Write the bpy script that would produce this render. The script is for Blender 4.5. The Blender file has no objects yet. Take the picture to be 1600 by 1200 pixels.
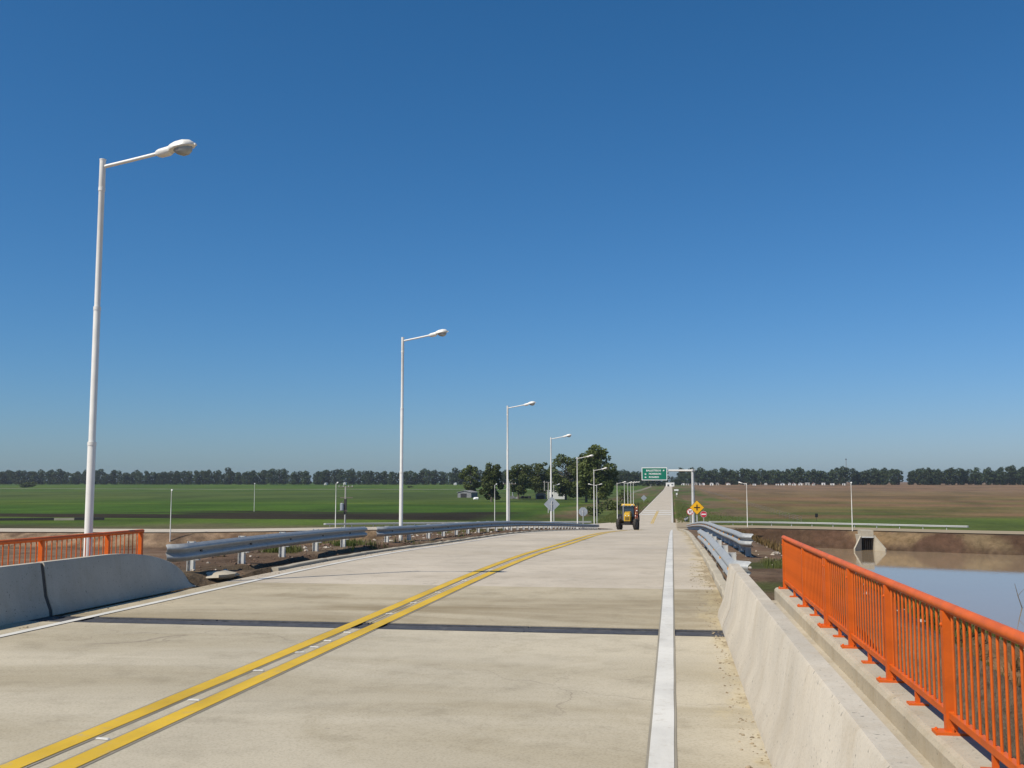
import bpy, math, random
import numpy as np
from mathutils import Vector, Matrix, Euler
random.seed(7); np.random.seed(7)
R = math.radians
scene = bpy.context.scene
col = scene.collection

# ------------------------------------------------------------------ camera
CAM_H = 1.6
FPX, HORIZON, VPX = 1600.0, 752.0, 1050.0          # focal length, horizon row, road vanishing column at 1600x1200
pitch = math.atan((HORIZON - 600) / FPX)
yaw = math.atan((VPX - 800) / FPX * math.cos(pitch))
cam_d = bpy.data.cameras.new('camera'); cam = bpy.data.objects.new('camera', cam_d); col.objects.link(cam)
cam.location = (0, 0, CAM_H); cam.rotation_euler = (math.pi / 2 + pitch, 0, yaw)
cam_d.sensor_width = 36; cam_d.lens = 36 * FPX / 1600; cam_d.clip_start = .05; cam_d.clip_end = 30000
scene.camera = cam

# ------------------------------------------------------------------ sky, sun, exposure
SUN_EL, SUN_DIR = R(49), Vector((-.707, -.707))     # direction towards the sun, behind and left
w = bpy.data.worlds.new('World'); scene.world = w; w.use_nodes = True
nt = w.node_tree; bg = nt.nodes['Background']
sky = nt.nodes.new('ShaderNodeTexSky'); sky.sky_type = 'NISHITA'; sky.sun_disc = False
sky.sun_elevation = SUN_EL; sky.sun_rotation = math.atan2(SUN_DIR.x, SUN_DIR.y) % (2 * math.pi)
sky.air_density = 1.0; sky.dust_density = .5; sky.ozone_density = 6.0
sep = nt.nodes.new('ShaderNodeSeparateColor'); com = nt.nodes.new('ShaderNodeCombineColor')      # clean, deep blue air: one colour grade for the whole sky
nt.links.new(sky.outputs[0], sep.inputs[0])
for ch, (po, mu) in enumerate(((1.4, .373), (1.0, .87), (1.0, 1.13))):
    a_ = nt.nodes.new('ShaderNodeMath'); a_.operation = 'POWER'; a_.inputs[1].default_value = po
    b_ = nt.nodes.new('ShaderNodeMath'); b_.operation = 'MULTIPLY'; b_.inputs[1].default_value = mu
    nt.links.new(sep.outputs[ch], a_.inputs[0]); nt.links.new(a_.outputs[0], b_.inputs[0]); nt.links.new(b_.outputs[0], com.inputs[ch])
nt.links.new(com.outputs[0], bg.inputs[0]); bg.inputs[1].default_value = .085
sun_d = bpy.data.lights.new('sun', 'SUN'); sun_d.energy = 5.0; sun_d.angle = R(.5); sun_d.color = (1, .925, .80)
sun = bpy.data.objects.new('sun', sun_d); col.objects.link(sun)
sv = Vector((SUN_DIR.x * math.cos(SUN_EL), SUN_DIR.y * math.cos(SUN_EL), math.sin(SUN_EL)))
sun.rotation_euler = sv.to_track_quat('Z', 'Y').to_euler(); sun.location = (-30, -30, 60)
vs = scene.view_settings; vs.view_transform = 'Standard'; vs.look = 'None'; vs.gamma = 1; vs.exposure = 0; vs.use_curve_mapping = False
scene.cycles.max_bounces = 6; scene.cycles.transparent_max_bounces = 8; scene.cycles.volume_bounces = 0

# ------------------------------------------------------------------ pixel helper (photo pixel -> ray)
_rt = Vector((math.cos(yaw), math.sin(yaw), 0))
_fw = Vector((-math.sin(yaw) * math.cos(pitch), math.cos(yaw) * math.cos(pitch), math.sin(pitch)))
_up = _rt.cross(_fw)
def ray(x, y): return _rt * ((x - 800) / FPX) + _up * ((600 - y) / FPX) + _fw
def atZ(x, y, z):
    v = ray(x, y); return Vector((0, 0, CAM_H)) + v * ((z - CAM_H) / v.z)
def atY(x, y, Y):
    v = ray(x, y); return Vector((0, 0, CAM_H)) + v * (Y / v.y)

# ------------------------------------------------------------------ materials
def nodes_of(name):
    m = bpy.data.materials.new(name); m.use_nodes = True
    t = m.node_tree; return m, t, t.nodes['Principled BSDF']
def add(t, kind, **kw):
    n = t.nodes.new(kind)
    for k, v in kw.items(): setattr(n, k, v)
    return n
def noise(t, coord, scale, detail=5, rough=.6, stretch=None, dist=0):
    n = add(t, 'ShaderNodeTexNoise'); n.inputs['Scale'].default_value = scale
    n.inputs['Detail'].default_value = detail; n.inputs['Roughness'].default_value = rough; n.inputs['Distortion'].default_value = dist
    if stretch:
        mp = add(t, 'ShaderNodeMapping'); mp.inputs['Scale'].default_value = stretch
        t.links.new(coord, mp.inputs[0]); coord = mp.outputs[0]
    t.links.new(coord, n.inputs['Vector']); return n.outputs['Fac']
def ramp(t, fac, stops):
    r = add(t, 'ShaderNodeValToRGB'); e = r.color_ramp.elements
    while len(e) < len(stops): e.new(.5)
    for el, (p, c) in zip(e, stops):
        el.position = p; el.color = (c, c, c, 1) if isinstance(c, (int, float)) else (*c, 1)
    t.links.new(fac, r.inputs[0]); return r.outputs[0]
def mix(t, a, b, fac, mode='MIX'):
    m = add(t, 'ShaderNodeMix'); m.data_type = 'RGBA'; m.blend_type = mode
    for sock, v in ((m.inputs[6], a), (m.inputs[7], b), (m.inputs[0], fac)):
        if isinstance(v, bpy.types.NodeSocket): t.links.new(v, sock)
        elif isinstance(v, tuple): sock.default_value = (*v, 1)
        else: sock.default_value = v
    return m.outputs[2]
def bump(t, p, height, strength, dist=.01):
    b = add(t, 'ShaderNodeBump'); b.inputs['Strength'].default_value = strength; b.inputs['Distance'].default_value = dist
    t.links.new(height, b.inputs['Height']); t.links.new(b.outputs[0], p.inputs['Normal'])
def coords(t, kind='Object'):
    return add(t, 'ShaderNodeTexCoord').outputs[kind]

def pmat(name, c, rough=.6, metal=0, var=.12, scale=6, bmp=0, dirt=None, dirt_amt=.3, spec=.5):
    m, t, p = nodes_of(name); co = coords(t)
    n = noise(t, co, scale)
    a = tuple(max(0, x * (1 - var)) for x in c); b = tuple(min(1, x * (1 + var)) for x in c)
    cc = mix(t, a, b, ramp(t, n, [(.3, 0.), (.7, 1.)]))
    if dirt:
        n2 = noise(t, co, scale * .35, 8, .7)
        cc = mix(t, cc, dirt, ramp(t, n2, [(.5, 0.), (.75, dirt_amt)]))
    t.links.new(cc, p.inputs['Base Color'])
    p.inputs['Metallic'].default_value = metal; p.inputs['Specular IOR Level'].default_value = spec
    rr = add(t, 'ShaderNodeMapRange'); rr.inputs[3].default_value = max(.02, rough - .1); rr.inputs[4].default_value = min(1, rough + .1)
    t.links.new(n, rr.inputs[0]); t.links.new(rr.outputs[0], p.inputs['Roughness'])
    if bmp: bump(t, p, noise(t, co, scale * 8, 4), bmp, .01)
    return m

def road_concrete(name, base, stain, streak=1.0):
    m, t, p = nodes_of(name); co = coords(t)
    big = noise(t, co, .33, 6, .62, (1, .55, 1), .4)
    band = noise(t, co, .55, 5, .6, (.25, .9, 1), .6)       # cross-road streaks from finishing and rain
    mid = noise(t, co, 2.2, 8, .7); fine = noise(t, co, 55, 4, .7); speck = noise(t, co, 21, 2, .5)
    a = tuple(x * .90 for x in base); b = tuple(min(1, x * 1.12) for x in base)
    c = mix(t, a, b, ramp(t, big, [(.34, 0.), (.64, 1.)]))
    c = mix(t, c, stain, ramp(t, band, [(.47, 0.), (.66, .8 * streak)]))
    c = mix(t, c, tuple(min(1, x * 1.17) for x in base), ramp(t, band, [(.30, .85 * streak), (.45, 0.)]))
    c = mix(t, c, (.5, .48, .44), ramp(t, mid, [(.28, .40), (.5, 0.)]), 'MULTIPLY')
    blot = noise(t, co, .8, 7, .7, (1, .7, 1), 1.2); c = mix(t, c, stain, ramp(t, blot, [(.54, 0.), (.72, .45 * streak)]))
    c = mix(t, c, (.62, .6, .56), ramp(t, fine, [(.38, .45), (.52, 0.)]), 'MULTIPLY')
    c = mix(t, c, (.2, .17, .14), ramp(t, speck, [(.73, 0.), (.79, .55)]))
    vo = add(t, 'ShaderNodeTexVoronoi', feature='DISTANCE_TO_EDGE'); vo.inputs['Scale'].default_value = .33
    wn = add(t, 'ShaderNodeTexNoise'); wn.inputs['Scale'].default_value = 1.1; wn.inputs['Detail'].default_value = 8; t.links.new(co, wn.inputs['Vector'])
    va = add(t, 'ShaderNodeVectorMath', operation='MULTIPLY_ADD'); va.inputs[1].default_value = (1.3, 1.3, 0); t.links.new(wn.outputs['Color'], va.inputs[0]); t.links.new(co, va.inputs[2]); t.links.new(va.outputs[0], vo.inputs['Vector'])
    cm = mix(t, ramp(t, vo.outputs['Distance'], [(.0, 1.), (.0022, 0.)]), (0., 0., 0.), ramp(t, noise(t, co, .22, 3), [(.50, 1.), (.58, 0.)]))
    c = mix(t, c, (.16, .13, .10), mix(t, cm, (0., 0., 0.), .45))
    sx = add(t, 'ShaderNodeSeparateXYZ'); t.links.new(co, sx.inputs[0])           # sand washed against the foot of the barrier and kerb
    wob = noise(t, co, 1.7, 6, .7, (1, .6, 1)); ad0 = add(t, 'ShaderNodeMath', operation='MULTIPLY_ADD'); ad0.inputs[1].default_value = 1.7
    t.links.new(wob, ad0.inputs[0]); t.links.new(sx.outputs[0], ad0.inputs[2])
    ad = add(t, 'ShaderNodeMath', operation='ADD'); ad.inputs[1].default_value = -.68; t.links.new(ad0.outputs[0], ad.inputs[0])
    c = mix(t, c, (.50, .41, .23), ramp(t, ad.outputs[0], [(.58, 0.), (.80, .5)]))
    c = mix(t, c, (.20, .145, .085), ramp(t, mix(t, ad.outputs[0], noise(t, co, 5, 6, .7), .35), [(.66, 0.), (.76, .6)]))
    t.links.new(c, p.inputs['Base Color']); p.inputs['Roughness'].default_value = .85; p.inputs['Specular IOR Level'].default_value = .3
    broom = noise(t, co, 30, 3, .6, (.15, 3, 1))
    h = add(t, 'ShaderNodeMath', operation='ADD'); t.links.new(fine, h.inputs[0]); t.links.new(broom, h.inputs[1])
    bump(t, p, h.outputs[0], .35, .006)
    return m

def cast_concrete(name, base, streak=.5, warm=(.42, .35, .24)):
    m, t, p = nodes_of(name); co = coords(t)
    big = noise(t, co, .9, 7, .65); run = noise(t, co, 3.4, 8, .72, (1, 1, .2), .5); fine = noise(t, co, 60, 4, .7); pit = noise(t, co, 34, 2, .5)
    c = mix(t, tuple(x * .85 for x in base), tuple(min(1, x * 1.1) for x in base), ramp(t, big, [(.33, 0.), (.66, 1.)]))
    c = mix(t, c, warm, ramp(t, run, [(.48, 0.), (.74, streak)]))
    c = mix(t, c, (.6, .58, .55), ramp(t, fine, [(.35, .3), (.5, 0.)]), 'MULTIPLY')
    c = mix(t, c, (.13, .12, .1), ramp(t, pit, [(.67, 0.), (.72, .7)]))
    t.links.new(c, p.inputs['Base Color']); p.inputs['Roughness'].default_value = .85; p.inputs['Specular IOR Level'].default_value = .3
    bump(t, p, fine, .35, .006)
    return m

def paint_on_road(name, c, under, worn=.5):
    m, t, p = nodes_of(name); co = coords(t)
    n = noise(t, co, 9, 9, .75); n2 = noise(t, co, 70, 3, .6)
    cc = mix(t, c, tuple(x * .8 for x in c), ramp(t, noise(t, co, 1.1, 5), [(.4, 0.), (.7, 1.)]))
    cc = mix(t, cc, under, ramp(t, n, [(.55, 0.), (.68, worn)]))
    cc = mix(t, cc, (.5, .47, .42), ramp(t, noise(t, co, 2.3, 6, .7, (1, .25, 1)), [(.5, 0.), (.75, .35)]), 'MULTIPLY')
    cc = mix(t, cc, tuple(x * .7 for x in c), ramp(t, n2, [(.6, 0.), (.8, .5)]))
    t.links.new(cc, p.inputs['Base Color']); p.inputs['Roughness'].default_value = .65
    bump(t, p, n2, .3, .004)
    return m

M = {}
M['deck'] = road_concrete('deck_concrete', (.465, .412, .308), (.345, .292, .192))
M['apron'] = road_concrete('apron_concrete', (.425, .365, .255), (.25, .195, .11))
M['slab'] = road_concrete('pavement_concrete', (.50, .437, .345), (.41, .345, .25), .5)
M['cast'] = cast_concrete('barrier_concrete', (.52, .465, .375), .5, (.40, .325, .22))
M['kerbc'] = cast_concrete('kerb_concrete', (.43, .385, .30), .6)
M['plinth'] = cast_concrete('plinth_concrete', (.46, .41, .32), .65, (.34, .27, .16))
M['joint'] = pmat('joint_rubber', (.055, .055, .06), .7, 0, .35, 14, .4, (.16, .15, .13), .5)
M['seal'] = pmat('joint_sealant', (.07, .065, .06), .9, 0, .3, 20)
M['yellow'] = paint_on_road('yellow_paint', (.66, .42, .022), (.40, .34, .22), .6)
M['white'] = paint_on_road('white_paint', (.68, .66, .60), (.42, .38, .30), .6)
M['primer'] = paint_on_road('dark_primer', (.31, .275, .205), (.40, .35, .26), .9)
M['orange'] = pmat('orange_enamel', (.62, .115, .012), .45, 0, .16, 5, .08, (.34, .085, .03), .6, .3)
M['lampwhite'] = pmat('white_enamel', (.78, .76, .70), .4, 0, .05, 4, 0, (.55, .52, .45), .35)
M['galv'] = pmat('galvanised_steel', (.40, .41, .40), .55, .35, .16, 12, .05, (.42, .43, .43), .5)
M['galvpost'] = pmat('galvanised_post', (.60, .60, .57), .55, .3, .16, 9, .05, (.36, .31, .25), .5)
M['bolt'] = pmat('dark_steel', (.06, .055, .05), .5, .5, .3, 30)
M['amber'] = pmat('amber_reflector', (.75, .30, .02), .25, 0, .2, 30)
M['bowl'] = pmat('lamp_bowl', (.34, .35, .33), .12, 0, .2, 8, 0, None, 0, .8)
M['signback'] = pmat('sign_back', (.42, .45, .47), .45, .5, .1, 6)
M['signgreen'] = pmat('sign_green', (.004, .17, .105), .4, 0, .08, 3)
M['signwhite'] = pmat('sign_white', (.82, .82, .80), .4, 0, .04, 5)
M['signyellow'] = pmat('sign_yellow', (.80, .42, .01), .4, 0, .06, 4)
M['signred'] = pmat('sign_red', (.55, .03, .05), .4, 0, .06, 4)
M['black'] = pmat('black_paint', (.015, .013, .012), .45, 0, .2, 8)
M['tracyellow'] = pmat('tractor_yellow', (.62, .37, .02), .35, 0, .1, 4, 0, (.35, .22, .08), .35)
M['tyre'] = pmat('tyre_rubber', (.03, .028, .025), .85, 0, .3, 10, .3, (.16, .13, .09), .5)
M['glass'] = pmat('cab_glass', (.03, .045, .06), .05, 0, .2, 3, 0, None, 0, .9)
M['boomred'] = pmat('boom_red', (.26, .05, .022), .45, 0, .3, 8, 0, (.55, .35, .2), .5)
M['wood'] = pmat('weathered_wood', (.16, .135, .11), .85, 0, .3, 7, .3)
M['polec'] = pmat('utility_concrete', (.40, .385, .35), .8, 0, .15, 6, .1)
M['shedgrey'] = pmat('shed_boards', (.20, .205, .21), .8, 0, .3, 1.3, .2)
M['shedroof'] = pmat('tin_roof', (.34, .34, .34), .5, .3, .25, 1.0)
M['wallwhite'] = pmat('white_render', (.74, .73, .70), .8, 0, .08, 1.0, .05, (.5, .45, .38), .3)
M['dark'] = pmat('dark_opening', (.02, .02, .02), .6, 0, .3, 3)  # near-black, stands in for the shade inside openings; also colours house doors
M['tilered'] = pmat('tile_roof', (.35, .20, .15), .8, 0, .3, 1)
M['wire'] = pmat('fence_wire', (.32, .31, .30), .6, .5, .2, 4)
M['stone'] = pmat('pale_stones', (.46, .40, .33), .85, 0, .45, 2.2)
M['clod'] = pmat('soil_clods', (.125, .078, .052), .95, 0, .35, 5, .4)
M['bark'] = pmat('bark', (.13, .11, .085), .9, 0, .35, 2, .3)

def leaf_mat(name, a, b, scale=.22):
    m, t, p = nodes_of(name)
    oi = add(t, 'ShaderNodeObjectInfo'); geo = add(t, 'ShaderNodeNewGeometry')
    n = noise(t, coords(t), scale, 6, .65)
    c = mix(t, a, b, ramp(t, n, [(.3, 0.), (.7, 1.)]))
    hv = add(t, 'ShaderNodeHueSaturation'); t.links.new(c, hv.inputs['Color'])
    mr = add(t, 'ShaderNodeMapRange'); mr.inputs[3].default_value = .75; mr.inputs[4].default_value = 1.25
    t.links.new(oi.outputs['Random'], mr.inputs[0]); t.links.new(mr.outputs[0], hv.inputs['Value'])
    t.links.new(hv.outputs[0], p.inputs['Base Color']); p.inputs['Roughness'].default_value = .65; p.inputs['Specular IOR Level'].default_value = .25
    tr = add(t, 'ShaderNodeBsdfTranslucent'); t.links.new(hv.outputs[0], tr.inputs[0])
    ms = add(t, 'ShaderNodeMixShader'); ms.inputs[0].default_value = .25
    t.links.new(p.outputs[0], ms.inputs[1]); t.links.new(tr.outputs[0], ms.inputs[2])
    t.links.new(ms.outputs[0], t.nodes['Material Output'].inputs[0])
    return m
M['leaf'] = leaf_mat('eucalyptus_leaves', (.048, .078, .020), (.145, .165, .048))
M['leaffar'] = leaf_mat('far_leaves', (.032, .056, .024), (.070, .098, .038), .06)
M['grass'] = leaf_mat('grass_blades', (.085, .125, .024), (.17, .165, .055), .5)
M['drygrass'] = leaf_mat('dry_grass', (.22, .135, .055), (.13, .10, .035), .6)

# ground sheet: colour of the soil / crop comes from a per-vertex attribute, broken up by noise
def ground_mat():
    m, t, p = nodes_of('ground_soil_and_crops'); co = coords(t)
    at = add(t, 'ShaderNodeAttribute'); at.attribute_name = 'soil'
    n1 = noise(t, co, .05, 8, .68, (.45, 1, 1)); n2 = noise(t, co, .8, 8, .7); n3 = noise(t, co, 7, 6, .7)
    n0 = noise(t, co, .022, 7, .7, (1, .3, 1), .8); nb = noise(t, co, .045, 8, .72, (.25, 1, 1), .4)
    c = mix(t, at.outputs['Color'], (.60, .64, .62), ramp(t, n0, [(.38, .85), (.55, 0.)]), 'MULTIPLY')
    c = mix(t, c, (1.45, 1.30, 1.15), ramp(t, nb, [(.50, 0.), (.70, .8)]), 'MULTIPLY')
    c = mix(t, c, (.62, .60, .55), ramp(t, n1, [(.36, .75), (.56, 0.)]), 'MULTIPLY')
    c = mix(t, c, (.55, .54, .5), ramp(t, n2, [(.34, .8), (.55, 0.)]), 'MULTIPLY')
    c = mix(t, c, (1.5, 1.42, 1.35), ramp(t, n2, [(.55, 0.), (.78, .7)]), 'MULTIPLY')
    c = mix(t, c, (.5, .48, .45), ramp(t, n3, [(.34, .7), (.52, 0.)]), 'MULTIPLY')
    t.links.new(c, p.inputs['Base Color']); p.inputs['Roughness'].default_value = .95; p.inputs['Specular IOR Level'].default_value = .12
    bump(t, p, n3, .8, .08)
    return m
M['ground'] = ground_mat()
def water_mat():
    m, t, p = nodes_of('murky_water'); co = coords(t)
    n = noise(t, co, .09, 4); c = mix(t, (.29, .21, .125), (.33, .245, .155), n)
    t.links.new(c, p.inputs['Base Color']); p.inputs['Roughness'].default_value = .03; p.inputs['IOR'].default_value = 1.33
    bump(t, p, noise(t, co, 1.6, 4, .6, (1, .5, 1)), .10, .05)
    return m
M['water'] = water_mat()

# ------------------------------------------------------------------ mesh helpers
class MB:
    def __init__(s): s.v, s.f, s.mi = [], [], []
    def face(s, f, m=0): s.f.append(tuple(f)); s.mi.append(m)
    def box(s, c, d, rot=None, m=0, taper=1.0):
        i = len(s.v); hx, hy, hz = d[0] / 2, d[1] / 2, d[2] / 2
        for z in (-hz, hz):
            k = taper if z > 0 else 1
            for x, y in ((-hx, -hy), (hx, -hy), (hx, hy), (-hx, hy)):
                p = Vector((x * k, y * k, z))
                if rot is not None: p = rot @ p
                s.v.append((p.x + c[0], p.y + c[1], p.z + c[2]))
        for f in ((0, 3, 2, 1), (4, 5, 6, 7), (0, 1, 5, 4), (1, 2, 6, 5), (2, 3, 7, 6), (3, 0, 4, 7)): s.face([i + k for k in f], m)
        return s
    def tube(s, pts, r, n=10, m=0, caps=True):
        pts = [Vector(p) for p in pts]; rs = r if isinstance(r, (list, tuple)) else [r] * len(pts)
        base = len(s.v); ref = None
        for k, p in enumerate(pts):
            d = (pts[min(k + 1, len(pts) - 1)] - pts[max(k - 1, 0)])
            if d.length < 1e-9: d = Vector((0, 0, 1))
            d.normalize()
            if ref is None: ref = Vector((1, 0, 0)) if abs(d.x) < .8 else Vector((0, 1, 0))
            u = (ref - d * ref.dot(d)).normalized(); v = d.cross(u); ref = u
            for j in range(n):
                a = 2 * math.pi * j / n; q = p + (u * math.cos(a) + v * math.sin(a)) * rs[k]; s.v.append(tuple(q))
        for k in range(len(pts) - 1):
            for j in range(n):
                a, b = base + k * n + j, base + k * n + (j + 1) % n
                s.face((a, b, b + n, a + n), m)
        if caps:
            s.face([base + j for j in range(n)][::-1], m); e = base + (len(pts) - 1) * n; s.face([e + j for j in range(n)], m)
        return s
    def sweep(s, prof, path, m=0, closed=True, caps=True):
        """prof: list of (u, v); path: list of (origin, u-vector, v-vector)"""
        n = len(prof); base = len(s.v)
        for o, U, V in path:
            o, U, V = Vector(o), Vector(U), Vector(V)
            for a, b in prof: s.v.append(tuple(o + U * a + V * b))
        kk = n if closed else n - 1
        for k in range(len(path) - 1):
            for j in range(kk):
                a, b = base + k * n + j, base + k * n + (j + 1) % n
                s.face((a, b, b + n, a + n), m)
        if caps and closed:
            s.face([base + j for j in range(n)][::-1], m); e = base + (len(path) - 1) * n; s.face([e + j for j in range(n)], m)
        return s
    def poly(s, pts, thick, normal, m=0):
        """flat polygon with thickness"""
        i = len(s.v); n = len(pts); nn = Vector(normal).normalized() * thick
        for p in pts: s.v.append(tuple(p))
        for p in pts: s.v.append(tuple(Vector(p) - nn))
        s.face([i + k for k in range(n)], m); s.face([i + n + k for k in range(n)][::-1], m)
        for k in range(n):
            a, b = i + k, i + (k + 1) % n; s.face((a, a + n, b + n, b), m)
        return s
    def ball(s, c, r, n=10, k=6, m=0, jit=0, rnd=random):
        i = len(s.v); rx, ry, rz = r if isinstance(r, tuple) else (r, r, r)
        s.v.append((c[0], c[1], c[2] - rz))
        for a in range(1, k):
            t = math.pi * a / k
            for b in range(n):
                q = 2 * math.pi * b / n; f = 1 + rnd.uniform(-jit, jit)
                s.v.append((c[0] + rx * f * math.sin(t) * math.cos(q), c[1] + ry * f * math.sin(t) * math.sin(q), c[2] - rz * f * math.cos(t)))
        s.v.append((c[0], c[1], c[2] + rz)); top = len(s.v) - 1
        for b in range(n): s.face((i, i + 1 + (b + 1) % n, i + 1 + b), m)
        for a in range(k - 2):
            for b in range(n):
                p, q = i + 1 + a * n + b, i + 1 + a * n + (b + 1) % n; s.face((p, q, q + n, p + n), m)
        l = i + 1 + (k - 2) * n
        for b in range(n): s.face((l + b, l + (b + 1) % n, top), m)
        return s
    def mesh(s, name, mats, smooth=False):
        me = bpy.data.meshes.new(name); me.from_pydata(s.v, [], s.f)
        for m in (mats if isinstance(mats, (list, tuple)) else [mats]): me.materials.append(m)
        if any(s.mi): me.polygons.foreach_set('material_index', s.mi)
        if smooth:
            me.polygons.foreach_set('use_smooth', [True] * len(s.f)); me.set_sharp_from_angle(angle=R(38))
        me.update(); return me
    def build(s, name, mats, parent=None, loc=(0, 0, 0), smooth=False):
        o = bpy.data.objects.new(name, s.mesh(name, mats, smooth)); col.objects.link(o); o.location = loc
        if parent: o.parent = parent
        return o
def put(me, name, parent=None, loc=(0, 0, 0), rot=(0, 0, 0)):
    o = bpy.data.objects.new(name, me); col.objects.link(o); o.location = loc; o.rotation_euler = rot
    if parent: o.parent = parent
    return o
def tag(o, label=None, cat=None, group=None, kind=None):
    for k, v in (('label', label), ('category', cat), ('group', group), ('kind', kind)):
        if v: o[k] = v
    return o
def empty(name, loc=(0, 0, 0), rz=0):
    o = bpy.data.objects.new(name, None); o.empty_display_size = .3; col.objects.link(o); o.location = loc; o.rotation_euler = (0, 0, rz); return o
KIDS = {}
def copy_tree(o, parent=None):
    c = o.copy(); col.objects.link(c); c.parent = parent
    for ch in o.children: copy_tree(ch, c)
    return c

# ------------------------------------------------------------------ lie of the land
PY = np.array([-60, -20, 0, 12, 20, 25.5, 34, 48, 56, 80, 103, 125, 150, 165, 172, 185, 250, 800, 1500, 9000], float)
PZ = np.array([.45, .15, 0, -.11, -.17, -.26, -.50, -.89, -1.17, -2.18, -3.23, -4.2, -5.2, -5.68, -5.82, -5.88, -5.9, -5.9, -2.9, -2.9])
def _pchip(x, y):
    h = np.diff(x); d = np.diff(y) / h; m = np.zeros_like(y); m[0], m[-1] = d[0], d[-1]
    for i in range(1, len(x) - 1):
        m[i] = 0 if d[i - 1] * d[i] <= 0 else 3 * (h[i - 1] + h[i]) / ((2 * h[i] + h[i - 1]) / d[i - 1] + (h[i] + 2 * h[i - 1]) / d[i])
    return h, m
_ph, _pm = _pchip(PY, PZ)
def Pv(Y):
    Y = np.clip(np.asarray(Y, float), PY[0], PY[-1] - 1e-6); i = np.clip(np.searchsorted(PY, Y, side='right') - 1, 0, len(PY) - 2)
    h = _ph[i]; t = (Y - PY[i]) / h; t2, t3 = t * t, t * t * t
    return (2 * t3 - 3 * t2 + 1) * PZ[i] + (t3 - 2 * t2 + t) * h * _pm[i] + (-2 * t3 + 3 * t2) * PZ[i + 1] + (t3 - t2) * h * _pm[i + 1]
def P(Y): return float(Pv(Y))
def ss(a, b, x):
    t = np.clip((x - a) / (b - a), 0, 1); return t * t * (3 - 2 * t)
CX = np.array([-3000, -400, -200, -100, -75, -48, -20, 0, 12, 50, 100, 200, 400, 3000], float)
CY = np.array([120, 130, 139, 146, 148, 160, 170, 174.5, 175, 161, 152, 144, 135, 120], float)
_ch, _cm = _pchip(CX, CY)
def yc(X):
    X = np.clip(np.asarray(X, float), CX[0], CX[-1] - 1e-6); i = np.clip(np.searchsorted(CX, X, side='right') - 1, 0, len(CX) - 2)
    h = _ch[i]; t = (X - CX[i]) / h; t2, t3 = t * t, t * t * t
    return (2 * t3 - 3 * t2 + 1) * CY[i] + (t3 - 2 * t2 + t) * h * _cm[i] + (-2 * t3 + 3 * t2) * CY[i + 1] + (t3 - t2) * h * _cm[i + 1]
_tab = np.random.RandomState(3).rand(256, 256)
def vn(X, Y, s):
    x, y = np.asarray(X, float) * s + 1000, np.asarray(Y, float) * s + 1000; xi, yi = np.floor(x).astype(int), np.floor(y).astype(int)
    fx, fy = x - xi, y - yi; fx, fy = fx * fx * (3 - 2 * fx), fy * fy * (3 - 2 * fy)
    g = lambda a, b: _tab[a % 256, b % 256]
    return (g(xi, yi) * (1 - fx) + g(xi + 1, yi) * fx) * (1 - fy) + (g(xi, yi + 1) * (1 - fx) + g(xi + 1, yi + 1) * fx) * fy - .5
def fbm(X, Y, s, k=4):
    r = 0
    for i in range(k): r = r + vn(X + 17 * i, Y - 31 * i, s * 2 ** i) / 2 ** i
    return r
RC = -3.52                       # centre of the carriageway
CROSS_Z, WATER_Z = -5.9, -8.6
def cross_z(X, Y):
    k = ss(5, 24, np.abs(np.asarray(X, float) - RC)); return Pv(Y) * (1 - k) + CROSS_Z * k
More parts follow.
